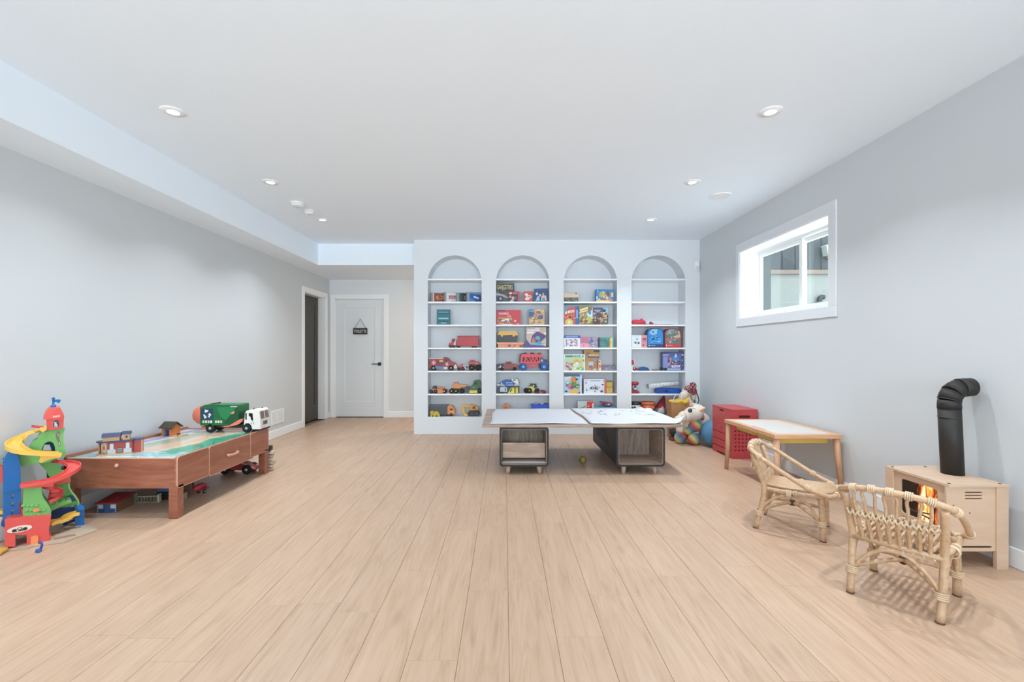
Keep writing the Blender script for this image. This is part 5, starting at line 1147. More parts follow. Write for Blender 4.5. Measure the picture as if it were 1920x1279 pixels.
i.prism('window', [(949, 12), (950.5, 15.5), (956.5, 15.8), (958, 12.5)], .0, .004, '#3c2023'); i.prism('bed_rail', [(931, 11), (946, 12.5), (946, 13.6), (931, 12)], .0, .094, '#3a3a3e'); i.prism('chassis', [(932, 1.5), (970, 1.5), (970, 4), (932, 4)], .012, .082, '#1f1c1d'); i.ball('headlamp', 966, 9.6, 1.4, 1.6, .004, '#c08a86', d=.001)
i.art('flame_print', 932.5, 944.5, 4.5, 10.5, [('p', [(0, .1), (.3, .3), (.5, 1), (.62, .35), (1, .4), (1, .1)], '#d8d6d6')], .0035)
for px in (941, 965): i.wheel(px, 3.4, .006, .022, '#4a3436'); i.wheel(px, 3.4, .088, .022, '#4a3436')
i = Item('toy_transporter', 'tall red caged toy monster transporter with big blue wheels in the second arch', 'toy truck', 3, 974, 1029, 'toy vehicles in the arches')
cage = [(975.5, 14), (976, 24), (977.5, 29.5), (983, 32), (1000, 31.5), (1017, 30), (1019.5, 27), (1013, 26), (1013, 14)]
holes = [[(979.5, 17), (982, 17), (984.5, 25), (981, 25)], [(985.5, 17), (989, 17), (987.5, 22)], [(987, 25), (991, 25), (995, 17), (992, 17)], [(993.5, 25), (997, 25), (996.5, 19)], [(998, 17), (1001, 17), (999.5, 22)], [(1000.5, 25), (1004, 25), (1003, 19)], [(1004, 17), (1008, 17), (1005.5, 22)], [(1007, 25), (1011, 25), (1011, 18), (1009.5, 18)]]
hull = G().prism([i.p(cage)]+[i.p(h) for h in holes], 0, .008); hull.prism([i.p(cage)]+[i.p(h) for h in holes], .102, .11); hull.build('cage_side', C('#d6404b', .4), i.t)
i.prism('inner_deck', [(977, 14.5), (1012, 14.5), (1012, 25.5), (977, 25.5)], .045, .065, '#3a1a20'); i.prism('upper_deck', [(978, 29), (1016, 28.5), (1016, 30), (978, 30.5)], .008, .102, '#a82c38'); i.prism('rear_gate', [(973.5, 15), (975.5, 15), (977, 29), (979, 32.5), (977, 32.5), (974.5, 29)], .0, .11, '#2b2024')
i.prism('chassis', [(986, 6), (1008, 6), (1010, 14), (980, 14)], .02, .09, '#bf4a55'); i.prism('cab', [(1013, 8), (1013, 23), (1016, 24), (1021, 21.5), (1026, 20), (1028, 12), (1027, 7)], .012, .098, '#24335c'); i.prism('engine', [(1014.5, 16.5), (1018, 16.5), (1018, 21), (1014.5, 21)], .006, .03, '#a8aab0')
i.prism('fender', [(1013, 14), (1015, 17), (1026, 17.5), (1028.5, 12), (1028, 9), (1014, 9)], .004, .014, '#2a3f7a')
for px in (981, 1020): i.wheel(px, 7, .0, .034, '#9cc0de', '#2a5da6'); i.wheel(px, 7, .105, .034, '#9cc0de', '#2a5da6')
for px, c in ((985, '#4a5c56'), (998, '#6a2a30'), (1012, '#a8743c')): i.ball('small_car', px, 32.2, 4.2, 1.6, .014, c)
i = Item('toy_garage', 'blue white and yellow toy police garage in the second arch', 'toy building', 4, 932, 974)
i.prism('base_panel', [(934, 0), (972, 0), (972, 14), (934, 14)], .055, .075, '#35506a'); i.prism('deck', [(931.5, 15), (973, 15), (973, 17), (931.5, 17)], .0, .12, '#d9dee2'); i.prism('side_post', [(934, .5), (936.5, .5), (937, 15), (934, 15)], .01, .05, '#2f4358'); i.prism('side_post', [(971.5, .5), (974, .5), (974, 15), (971.5, 15)], .01, .05, '#2b3038')
i.prism('office', [(937.5, 3), (951, 3), (951, 11), (945, 13), (937.5, 12)], .02, .05, '#bfc8cf'); i.prism('window', [(946.5, 5), (949, 5), (949, 10), (946.5, 10)], .0185, .022, '#5a6a74')
i.prism('gate', [(952, .5), (956, 8), (959, 11), (964, 11.5), (964.5, .5)], .008, .02, '#d8cf4a'); i.prism('gate', [(967, .5), (967, 11), (971, 11.5), (971.5, .5)], .008, .02, '#d2c33e'); i.prism('gate_post', [(964.5, .5), (967, .5), (967, 13), (964.5, 13)], .006, .02, '#8a5a2c'); i.prism('arrow', [(955, 4), (959.5, 10), (961, 9), (957.5, 3)], .0065, .009, '#2c2c2a')
i.prism('ramp', [(937, .2), (944, .2), (944, 2), (937, 2)], .004, .05, '#22262a')
i.prism('sign_board', [(936, 17), (938, 19), (942, 24), (949, 26.5), (957, 26), (964, 21), (966, 17.5), (962, 14.5), (950, 13.8), (944, 17)], -.004, .008, '#23509c')
i.art('sign_letters', 948, 964, 14.5, 22.5, [('r', .04, .6, .3, .88, '#93b1de'), ('r', .34, .6, .54, .88, '#8aa8d8'), ('r', .58, .6, .8, .88, '#93b1de'), ('r', .28, .1, .92, .3, '#9db8de'), ('r', .1, .12, .2, .28, '#dfe8f4')], -.0045)
i.ball('lamp', 940.5, 19, 1.8, 1.6, .008, '#b9d2a6', d=-.002); i.prism('lamp_bracket', [(936.5, 17), (938, 21), (943, 21.5), (944, 17)], .0, .01, '#26344a')
i.prism('hand_crane', [(958, 28), (960.5, 28.5), (963, 23.5), (966, 23.5), (967.5, 27.5), (970.5, 27), (973, 20), (970, 17.3), (966, 19), (963, 20), (960, 24)], .0, .008, '#d8dccf'); i.prism('crane_outline', [(957, 28), (959.5, 29.2), (962, 25), (966, 25), (968, 29), (971.5, 28), (974, 20), (971, 17.1), (958, 20)], .008, .012, '#3c4046')
i = Item('toy_buggy', 'yellow and black toy buggy with knobbly tyres in the second arch', 'toy car', 4, 983, 1011, 'toy vehicles in the arches', Y=YB+.09)
i.prism('body', [(988, 6), (991, 11), (995, 13), (1000, 12), (1003, 8), (1007, 11), (1008.5, 7), (1003, 3.5), (997, 3.5)], .008, .085, '#cfd04f'); i.prism('cabin', [(992, 11), (995.5, 16.5), (1005, 16.2), (1008, 11), (1003, 7.5), (999, 8.5)], .014, .08, '#23272a'); i.prism('roof', [(995, 16), (1005.5, 15.7), (1006.5, 17.3), (994.5, 17.6)], .01, .084, '#2c3430')
i.prism('roll_bar', [(999, 12), (1001, 12), (1001.5, 15), (999.5, 15)], .005, .01, '#e0e2d8'); i.prism('grille', [(989, 6), (992, 6), (993, 9.5), (990.5, 9.5)], .004, .01, '#8a7d3a')
i.wheel(986.5, 4.8, .03, .03, '#2b2826'); i.wheel(992.5, 5, -.004, .03, '#c46a62'); i.wheel(1006.5, 4.6, .004, .028, '#2c2a2a'); i.wheel(1007.5, 4.6, .085, .028, '#2c2a2a')
i = Item('toy_car', 'small dark red toy sports car beside the yellow buggy', 'toy car', 4, 1004.5, 1025, 'toy vehicles in the arches', Y=YB+.02)
i.prism('body', [(1005, 1.2), (1005.5, 3.2), (1011, 4.5), (1015, 6.6), (1021, 6.8), (1024.5, 5), (1025, 1.2)], 0, .055, '#8f2a30'); i.prism('window', [(1012.5, 4.7), (1015.5, 6.1), (1020, 6.2), (1021, 4.7)], -.0015, .002, '#3c1c20'); i.ball('headlamp', 1013, 2.6, .8, .9, .003, '#e0cfcf', d=-.001)
for px in (1009.5, 1020.5): i.wheel(px, 1.9, .004, .012, '#5c4446'); i.wheel(px, 1.9, .052, .012, '#5c4446')
i = Item('toy_wooden_arch', 'orange round toy tunnel at the bottom of the second arch', 'toy', 5, 941, 958)
pts = arc(949.5, 8, 8.5, 16, 0, 180, 12); i.prism('tunnel', [(958, 0)]+pts+[(941, 0)], 0, .09, '#c98a5c'); pts = arc(948, 8, 5, 11, 0, 180, 12); i.prism('face', [(953, 0)]+pts+[(943, 0)], -.004, .003, '#b9643c'); i.ball('eye', 946.5, 13, 1.3, 1.6, .003, '#5c3424', d=-.005); i.ball('eye', 950.5, 13, 1.3, 1.6, .003, '#5c3424', d=-.005)
i = Item('storage_bin', 'bright blue plastic bin of toys at the bottom of the second arch', 'bin', 5, 996, 1029)
a = i.p([(998.5, 0), (1026.5, 0), (1028.8, 22), (996, 22)])
G().prism(a, 0, .006).prism(a, .134, .14).prism([(a[0][0], a[0][1]), (a[1][0], a[1][1]), (a[1][0], .006), (a[0][0], .006)], .006, .134).build('tub', C('#2a5bd0', .35), i.t)
i.prism('side', [(996, 22), (998.5, 0), (999.2, 0), (996.7, 22)], .006, .134, '#2450bb'); i.prism('side', [(1028.8, 22), (1026.5, 0), (1025.8, 0), (1028.1, 22)], .006, .134, '#2450bb'); i.prism('rim', [(995.3, 21), (1029.5, 21), (1029.5, 23), (995.3, 23)], -.006, .003, '#2856c6'); i.prism('toy_filling', [(999, 3), (1026, 3), (1027.5, 21), (997.5, 21)], .008, .13, '#4a3f4c')
i.prism('pink_block', [(1002, 21), (1004, 26.5), (1008, 25), (1008, 21)], .03, .06, '#c88a86'); i.prism('white_block', [(1013, 25.5), (1015, 26.5), (1019, 22), (1017, 21)], .03, .06, '#ddd6c6'); i.prism('dark_block', [(1021, 21), (1022, 25), (1028, 24), (1028, 21)], .04, .08, '#2e3a34')
# third arch ------------------------------------------------------
game('cream topped puzzle box lying at the top left of the third arch', 0, 1057.5, 1084, 548.5, '#c9b69c', [('r', 0, .45, 1, 1, '#d9c5ab'), ('r', .05, .92, .95, .96, '#8f7c66'), ('c', .86, .86, .06, .07, '#5c4a3c'), ('r', 0, 0, 1, .45, '#57605a'), (S, .02, .03, .98, .4, 26, .06, ['#6d7a6a', '#8a7058', '#4a5560', '#8fb09a', '#3c4648']), ('r', 0, .42, 1, .47, '#8a6e52')], 0, .11)
game('bright blue puzzle box with cartoon animals at the top right of the third arch', 0, 1117.5, 1151, 542.5, '#2a6fb4', [('r', 0, 0, 1, 1, '#2f86c4'), (S, .15, .08, .85, .82, 60, .07, ['#8fb070', '#c4926a', '#e0c7a8', '#7fb0cc', '#a8744f', '#e2d29a', '#c9836a']), ('c', .3, .6, .12, .22, '#b8b25c'), ('c', .68, .66, .1, .2, '#8a5240'), ('r', 0, 0, .8, .12, '#e0c777'), ('r', .02, .2, .08, .45, '#d4e6ee'), ('r', .08, .75, .11, .9, '#e9f1f6'), ('r', .87, .4, .97, .75, '#d4cfa6'), ('p', [(.7, .1), (.95, .05), (.85, .3)], '#e0906c')], 5, .06)
game('red animal game box with blue spine at the left of the third arch', 1, 1057.5, 1084.5, 574.5, '#20599e', [('r', 0, 0, .8, 1, '#5f94b4'), ('p', [(.05, .6), (.2, .85), (.45, .97), (.8, .97), (.8, 0), (0, 0), (0, .6)], '#c4504f'), (S, .05, .22, .75, .55, 16, .08, ['#d97a5e', '#b03f40', '#e0a07a', '#8c3030']), ('c', .36, .14, .28, .2, '#c6bb5c'), ('c', .36, .14, .12, .1, '#dcd690'), ('p', [(.08, .66), (.2, .76), (.22, .62), (.1, .56)], '#eeddb4'), ('p', [(.26, .76), (.4, .79), (.4, .63), (.27, .62)], '#eeddb4'), ('c', .5, .72, .08, .08, '#eeddb4'), ('c', .5, .72, .035, .035, '#c4504f'), ('c', .65, .74, .08, .08, '#eeddb4'), ('c', .65, .74, .035, .035, '#c4504f'), ('c', .42, .42, .07, .05, '#2c1818'), ('r', .8, 0, 1, 1, '#2461ad'), ('r', .86, .35, .94, .8, '#9cc4ea')], 0, .07)
game('brown and green jungle game box in the middle of the third arch', 1, 1085, 1111.5, 573.5, '#6a6a3a', [('r', 0, 0, 1, 1, '#7d6a48'), ('p', [(0, .85), (0, 1), (1, 1), (1, .9), (.6, .95)], '#8a8c48'), (S, .02, .02, .98, .7, 60, .09, ['#a8765a', '#6c4a34', '#c4a088', '#8f9a4c', '#c9c268', '#5c6e50', '#b98a6e']), ('p', [(.55, .55), (.8, .75), (.98, .75), (.98, .3), (.7, .35)], '#c9dce2'), ('c', .78, .64, .1, .11, '#4c8a96'), ('p', [(.08, .82), (.66, .94), (.66, .84), (.08, .72)], '#ead9b2'), ('p', [(.1, .70), (.64, .80), (.64, .72), (.1, .62)], '#e6d0a4'), ('c', .78, .28, .14, .16, '#b7bb55'), ('r', .93, .3, 1, .9, '#a9bcdc')], 0, .07)
game('dark adventure game box with an archer picture in the third arch', 1, 1112, 1140.5, 577, '#4a4456', [('r', 0, 0, 1, 1, '#4c4a60'), (S, .02, .02, .98, .75, 60, .09, ['#b08060', '#d2b26c', '#7a4a38', '#3c4a40', '#c49a80', '#8a6a4a', '#e0c690', '#2c2a30']), ('p', [(.62, 1), (1, 1), (1, .7), (.75, .72)], '#7fb0cc'), ('r', .06, .82, .5, .88, '#a9a6cc'), ('r', .16, .73, .44, .79, '#9d9ac4'), ('c', .74, .82, .09, .09, '#2c3440'), ('p', [(.1, .0), (.3, .32), (.5, .1), (.42, 0)], '#6a2a24'), ('r', .5, .0, .9, .14, '#3f6a4c'), ('p', [(.6, .5), (.9, .6), (.86, .44)], '#dcb65c')], 0, .06)
game('white game box with blue band and colourful 123 in the third arch', 2, 1057.5, 1088, 629, '#2f4f94', [('r', 0, 0, 1, 1, '#dedde4'), ('r', 0, .78, 1, 1, '#2a4f9e'), ('r', .1, .84, .85, .92, '#9db6e4'), ('t', '123', .12, .12, .84, .68, '#9c6a7c'), (S, .1, .12, .85, .7, 20, .05, ['#c98a7c', '#6a5a90', '#b8a06a', '#d0a494', '#5c3a6e']), ('c', .03, .1, .02, .04, '#3a5a4a')], 0, .06)
game('pink and blue princess castle game box in the third arch', 2, 1088.5, 1121, 631, '#b07488', [('r', 0, 0, 1, 1, '#b08aa0'), ('r', 0, .4, .5, .95, '#b4708c'), ('p', [(0, 0), (.48, 0), (.5, .3), (.3, .42), (0, .36)], '#dc97a8'), ('c', .62, .56, .11, .24, '#2f5fb4'), (S, .5, .05, .98, .9, 36, .06, ['#8fa8c4', '#6a8a70', '#b8c4d4', '#7c96b8', '#a0a890', '#566a80']), ('p', [(.3, .4), (.48, .52), (.5, .38)], '#c06a80'), ('r', .15, .1, .2, .3, '#c4748c')], 0, .06)
game('teal adventure book with yellow strip at the right of the third arch', 2, 1122, 1151.5, 633, '#1d5f60', [('r', 0, 0, .12, 1, '#2f3f6e'), ('r', .12, 0, 1, 1, '#2f8a7e'), (S, .15, .02, .7, .9, 36, .08, ['#2a6a74', '#3fa08e', '#54707c', '#1f4c5c', '#8a7a5a', '#7c5a4c']), ('p', [(.3, .7), (.45, .5), (.62, .75), (.5, .8)], '#1a6f8a'), ('r', .72, .02, .84, .95, '#d8b25c'), ('r', .84, .02, .89, 1, '#dfd6a8'), ('c', .78, .5, .04, .12, '#d9834c')], 0, .05, cat='book', name='book')
game('large white edged green game box with forest animals in the third arch', 3, 1057.5, 1097, 664.5, '#d5dcd8', [('r', 0, 0, .96, .98, '#dfe9e2'), ('r', .05, .82, .93, .94, '#23826f'), ('r', .42, .85, .48, .91, '#c4dcd4'), ('r', .53, .86, .74, .9, '#a9cfc4'), ('r', .78, .85, .86, .92, '#e4f0ec'), ('r', .03, .02, .93, .8, '#b8cc96'), ('p', [(.03, .02), (.4, .02), (.38, .55), (.03, .6)], '#c9b4ac'), (S, .05, .02, .4, .5, 36, .05, ['#6a3f4c', '#a83f48', '#c9b0b0', '#4c4658', '#8a6a70', '#d8c4c0']), (S, .42, .05, .9, .75, 30, .06, ['#d6d87a', '#8cbf66', '#e8e6a8', '#5fa050', '#a8d4c0', '#e0b062']), ('c', .6, .62, .1, .08, '#d99a4a'), ('c', .62, .45, .09, .08, '#e8e0dc'), ('c', .6, .28, .1, .09, '#c8dce0'), ('p', [(.8, .02), (.93, .02), (.93, .25)], '#3aa592')], 0, .08)
game('tall tan castle toy box standing behind the green box in the third arch', 3, 1095, 1124, 656, '#a5753f', [('r', 0, 0, 1, 1, '#b98d62'), ('r', 0, .82, 1, 1, '#c58f4a'), ('r', .62, .88, 1, .99, '#44545c'), ('c', .28, .82, .14, .1, '#8f7a6a'), ('r', .3, .68, .95, .78, '#e0bc84'), ('r', .25, .62, .98, .68, '#5a4a34'), ('p', [(.55, .5), (.75, .64), (.92, .6), (.9, .44)], '#7f9ac4'), ('r', .3, .22, .62, .42, '#b3bccc'), ('r', .34, .14, .55, .24, '#6a6468'), (S, .3, .02, .98, .55, 26, .07, ['#c49468', '#a8704c', '#d0a888', '#8a6a58', '#c97a5c']), ('r', .6, .02, .9, .08, '#d8d2c4')], 0, .07, Y=YS+.085)
i = Item('card_game', 'narrow pink and cream card game leaning beside the tan castle box', 'card game', 3, 1122.5, 1127.5)
i.prism('box', [(1122.5, 0), (1127.5, 0), (1127, 20), (1122.5, 21)], 0, .06, '#d9b79a'); i.art('front_print', 1122.7, 1127, 1, 19, [('r', 0, 0, 1, 1, '#d9b79a'), ('c', .5, .4, .4, .18, '#c9506c'), ('r', .1, .8, .6, .95, '#6a5a48')], -.0004)
game('grey lavender picture book lying tilted at the right of the third arch', 3, 1129, 1156, 678, '#776f7c', [('r', 0, 0, 1, 1, '#7d7684'), ('p', [(0, 0), (.35, .55), (.7, .85), (1, .6), (1, 0)], '#8d8794'), ('p', [(.4, .1), (.75, .7), (.9, .62), (.55, .1)], '#6f7c80'), ('r', .3, .1, .33, .45, '#c9c0c8'), (S, .5, .05, .98, .5, 12, .07, ['#5c6668', '#a09aa4', '#4a5452'])], 0, .02, cat='book', name='book', tilt=-52)
game('blue puzzle box with a parrot and flowers at the left of the third arch', 4, 1057.5, 1091, 702.5, '#b9c9de', [('r', 0, 0, .93, 1, '#9fc0dc'), ('r', 0, .9, .9, 1, '#2f6e94'), ('p', [(.02, .82), (.36, .92), (.4, .8), (.04, .7)], '#e0d0b0'), ('c', .55, .72, .18, .18, '#d2803f'), ('p', [(.64, .84), (.82, .74), (.66, .7)], '#3c2c2a'), ('c', .48, .44, .4, .16, '#4f7f40'), (S, .15, .3, .85, .6, 30, .06, ['#5f9a48', '#3c6a3c', '#8fb85c', '#c9d6a0']), ('c', .34, .36, .16, .12, '#cf6aa6'), ('c', .44, .32, .08, .09, '#8a2f6a'), ('p', [(.25, .22), (.85, .26), (.8, 0), (.35, 0)], '#dfae55'), ('p', [(.7, 0), (.9, .1), (.9, 0)], '#1f4f96'), ('c', .12, .12, .08, .05, '#2c3038'), (S, .02, .5, .3, .75, 10, .04, ['#d8e8f2', '#86aecb', '#e9f2f8']), ('r', .9, 0, .97, 1, '#c9dcf2')], 0, .09)
game('white game box with red spine and small dark drawings in the third arch', 4, 1094.5, 1136.5, 711, '#c2564c', [('r', 0, 0, .92, 1, '#d5dbe6'), ('r', .3, .86, .75, .91, '#6a7288'), ('r', .84, .84, .9, .9, '#59606e'), ('r', .06, .88, .22, .91, '#8a92a6'), (S, .28, .28, .72, .5, 30, .035, ['#3c5a4c', '#6a7c70', '#a04450', '#2f3a40', '#8aa698']), ('p', [(.48, .5), (.5, .66), (.52, .5)], '#3c2a4c'), ('c', .5, .16, .03, .06, '#8c2f34'), ('c', .1, .74, .03, .05, '#4a4f6a'), ('p', [(.1, .2), (.13, .4), (.16, .2)], '#3c4252'), ('c', .84, .62, .05, .05, '#31404a'), ('c', .8, .16, .07, .08, '#4c525e'), ('c', .85, .35, .02, .03, '#b07078'), ('r', .92, 0, 1, 1, '#c8625a')], 0, .07, Y=YS-.012)
i = Item('snack_tin', 'small yellow tin standing beside the red spined white box in the third arch', 'tin', 4, 1137, 1149, Y=YS+.03)
i.prism('tin_body', [(1137, 0), (1148, 0), (1148, 22), (1137, 22)], 0, .08, '#b98a3c'); i.prism('lid', [(1136.6, 21), (1148.4, 21), (1148.4, 23.5), (1136.6, 23.5)], -.002, .082, '#5f7048'); i.art('label_print', 1137.3, 1147.7, 1, 21, [('r', 0, .55, 1, 1, '#c9a04a'), ('r', .02, .05, .98, .5, '#d4bf5c'), ('c', .5, .28, .34, .18, '#b8a244'), ('r', 0, .5, 1, .55, '#7a4a2c')], -.0005)
game('small white and red game box at the bottom of the third arch', 5, 1083, 1114, 752, '#a8b0b0', [('r', 0, 0, .56, 1, '#b9c6c6'), ('r', .56, .0, .96, .96, '#c83a40'), ('p', [(.2, .55), (.5, .7), (.5, .62), (.2, .5)], '#7c8c90'), ('p', [(.5, .66), (.72, .72), (.7, .6)], '#e0a87a'), ('c', .2, .2, .07, .09, '#5c4a58'), ('c', .34, .2, .06, .08, '#c48aa0'), ('r', .88, .3, .95, .85, '#e8d6d4'), ('r', .48, 0, .56, .5, '#dfe4e4'), (S, .02, .02, .5, .3, 8, .05, ['#6f8084', '#94a6a8'])], 0, .08)
i = Item('storage_tray', 'flat light blue plastic tray at the bottom of the third arch', 'tray', 5, 1114, 1153)
i.prism('tray', [(1115, 0), (1152, 0), (1153, 17), (1114, 16)], .0, .13, '#5b93b8'); i.prism('rim', [(1113, 16), (1153.5, 16.5), (1153.5, 18), (1113, 17.5)], -.006, .136, '#6fa6ca')
i = Item('toy_purse', 'dark pink purse lying on the light blue tray', 'purse', 5, 1124, 1150, lift=18*YS/F)
i.ball('purse_body', 1140, 4, 10, 4.2, .045, '#8c5670'); i.prism('flap', [(1125, 8.5), (1126, 10.5), (1134, 9.5), (1146, 8), (1150, 5), (1140, 6.5)], .0, .05, '#7a3f55'); i.ball('clasp', 1142, 4.6, 3, 1.5, .008, '#d8cfd8', d=.008)
# fourth arch -----------------------------------------------------
i = Item('red_hat', 'crumpled red knitted hat lying at the left of the fourth arch', 'hat', 1, 1184.5, 1214)
rr = random.Random(9)
g = G()
g.ball((0, .07, .036), (.105, .07, .04), 0, 32, 16)
for k in range(len(g.v)):
    v = Vector(g.v[k]); n_ = .006*math.sin(v.x*45+1)*math.cos(v.y*40); g.v[k] = (v.x, v.y, max(.002, v.z+n_*(.4+v.z*9)))
g.build('knitted_crown', C('#cf4454', .8, vary=.2, scale=45, bump=.8), i.t); i.prism('brim', [(1184.5, 0), (1212, 0), (1213, 2.6), (1184.5, 3)], .0, .13, '#b23a48'); i.ball('pompom', 1205, 11, 2.2, 1.6, .016, '#d8606c')
i = Item('toy_wand', 'dark red toy wand with a star lying on the shelf in the fourth arch', 'toy', 1, 1184.5, 1262, Y=YS-.01)
i.prism('stick', [(1192, .3), (1262, .1), (1262, .9), (1192, 1.2)], .0, .006, '#a8464f'); i.prism('star', [(1217, 1.5), (1219, 6.5), (1222, 4.5), (1226, 3), (1223, .8)], -.004, .012, '#8c2832'); i.ball('bead', 1232, 1.4, .9, 1.0, .006, '#6a2a34')
game('small white and pink craft box at the left of the fourth arch', 2, 1184.5, 1213.5, 628.5, '#c98f94', [('r', 0, 0, .62, 1, '#d4dee4'), ('r', .62, 0, .96, 1, '#cf8f92'), ('r', .7, .6, .94, .78, '#7c5f74'), ('r', .7, .48, .94, .58, '#d96a88'), ('c', .34, .68, .05, .07, '#5c6a9c'), ('c', .24, .4, .07, .09, '#4f525c'), ('c', .44, .38, .07, .09, '#4f525c'), ('c', .74, .2, .05, .07, '#6a4038'), ('r', 0, 0, .62, .05, '#b8c98a'), (S, .04, .1, .58, .95, 10, .04, ['#b4cfd0', '#9fc8bc', '#c9b8d8'])], 0, .07)
def case(label, px0, px1, top, rim, art):
    i = Item('toy_case', label, 'carry case', 2, px0, px1, 'round topped carry cases')
    h = 652-top; r = (px1-px0)/2*.62
    sh = [(px0, 1), (px0+1, 0), (px1-1, 0), (px1, 1)]+[(px1, h-r*1.0)]+arc(px1-r, h-r, r, r, 0, 90, 6)+arc(px0+r, h-r, r, r, 90, 180, 6)
    i.prism('shell', sh, .004, .1, rim); cx = (px0+px1)/2
    i.prism('front_panel', [(cx+(a-cx)*.93, h/2+(b-h/2)*.93) for a, b in sh], 0, .006, rim); i.prism('zip', [(cx+(a-cx)*1.015, h/2+(b-h/2)*1.012) for a, b in sh], .045, .052, '#20262e')
    i.art('front_print', px0+1.5, px1-1.5, 1.2, h-1.4, art, -.0005)
def clip(l, n=12):                                  # panel outline as a polygon in 0..1 units
    return [(0, 0), (1, 0), (1, .66)]+[(.7+.3*math.cos(a*PI/2/n), .7+.3*math.sin(a*PI/2/n)) for a in range(1, n+1)]+[(.3-.3*math.sin(a*PI/2/n), .7+.3*math.cos(a*PI/2/n)) for a in range(n+1)]
case('blue round topped carry case with an ocean print in the fourth arch', 1213.5, 1244.5, 615.5, '#1f4f86', [('p', clip(0), '#2f86c9'), ('p', [(.08, .78), (.3, .99), (.62, .99), (.6, .72), (.3, .66)], '#8fb8d4'), ('c', .34, .84, .07, .05, '#6a4a5c'), (S, .1, .25, .9, .68, 24, .06, ['#2a74b8', '#4fb0e4', '#1f5f9e', '#66c0ea']), ('c', .36, .44, .12, .05, '#16304c'), ('p', [(.5, .3), (.9, .36), (.8, .26)], '#7fd0ee'), ('r', 0, 0, 1, .16, '#283f70'), ('r', .04, .05, .1, .12, '#d8e4f2'), ('r', .16, .07, .5, .1, '#8fa6cc'), ('p', [(.6, .16), (.95, .24), (.98, .16)], '#7a6ab0')])
case('red round topped carry case with a racing car print in the fourth arch', 1246, 1278, 616, '#9c2f34', [('p', clip(0), '#6f7674'), ('p', [(.05, .7), (.25, .98), (.6, .99), (.5, .74)], '#8fa6ac'), (S, .06, .2, .92, .9, 40, .06, ['#a8b0ac', '#5c6460', '#8a8a78', '#c4c8c0', '#4a5050', '#6f7d6a']), ('p', [(.55, .6), (.95, .7), (.96, .54), (.6, .52)], '#dfae74'), ('p', [(.08, .36), (.3, .48), (.5, .44), (.4, .34)], '#cf6a64'), ('r', 0, 0, 1, .17, '#c8414a'), ('r', .05, .05, .1, .13, '#f0dcdc'), ('r', .16, .07, .45, .1, '#e29aa0')])
i = Item('toy_lamp', 'small white toy with a dark red domed shade at the left of the fourth arch', 'toy', 3, 1184, 1191)
pts = arc(1185.5, 11, 4.2, 10.5, 0, 150, 8); i.prism('shade', pts+[(1182, 11)], .01, .05, '#b32f3f') if False else i.prism('shade', [(1184.5, 11), (1189.5, 11), (1189.3, 16), (1188, 19.5), (1186, 21), (1184.5, 21.5)], .01, .05, '#b03040')
i.prism('shade_edge', [(1184.5, 10), (1190.3, 10), (1190, 17), (1188.6, 20.6), (1186, 22), (1184.5, 22.4), (1184.5, 21.5), (1186, 21), (1188, 19.5), (1189.3, 16), (1189.5, 11), (1184.5, 11)], .008, .05, '#ddd8da'); i.prism('stand', [(1184.5, 0), (1187, 0), (1187, 10), (1184.5, 10)], .02, .04, '#d9dce0')
i = Item('toy_fish', 'small dark red toy lying beside a blue cap in the fourth arch', 'toy', 3, 1188, 1200)
i.ball('toy_body', 1192, 3, 4.5, 3, .022, '#7d2c36'); i.prism('tail', [(1195, 2), (1200, 5), (1200, .5)], .035, .06, '#8d3a3e'); i.ball('spot', 1190.5, 4, 1.4, 1.3, .01, '#d8b8a8', d=.032)
i = Item('blue_cap', 'dark blue domed cap lying on the shelf in the fourth arch', 'cap', 3, 1197, 1221)
i.t.name = 'cap'
g = G(); g.ball((0, .075, .0), (.085, .075, .052), 0, 20, 10); g.v = [(x, y, max(.001, z)) for x, y, z in g.v]; g.build('crown', C('#24568f', .7, vary=.1, scale=40), i.t); i.prism('peak', [(1196.5, .2), (1206, .2), (1206, 2.2), (1197.5, 1.6)], -.03, .05, '#1d3f6e'); i.ball('button', 1209, 7, .9, .7, .007, '#1d3f6e', d=.075)
i = Item('bead_necklace', 'brown bead necklace lying on the shelf in the fourth arch', 'necklace', 3, 1222, 1242)
g = G()
for k in range(16): q = i.p([(1223+k*1.2, 1.1)])[0]; g.ball((q[0], .01+.012*math.sin(k*.9), q[1]), .0075, 0, 8, 5)
o = g.build('beads', C('#7d5c48', .4), i.t); o['kind'] = 'stuff'
i = Item('toy_engine', 'small black toy locomotive in front of the blue playset box', 'toy train', 3, 1238, 1252, 'toy vehicles in the arches', Y=YB+.012)
i.prism('body', [(1238, 1.5), (1238, 6), (1241, 7.5), (1243, 5), (1247, 4.5), (1247, 5.5), (1251, 5), (1251, 1.5)], 0, .02, '#222a38'); i.wheel(1241, 1.5, .0, .008, '#444444'); i.wheel(1248, 1.5, .0, .008, '#444444')
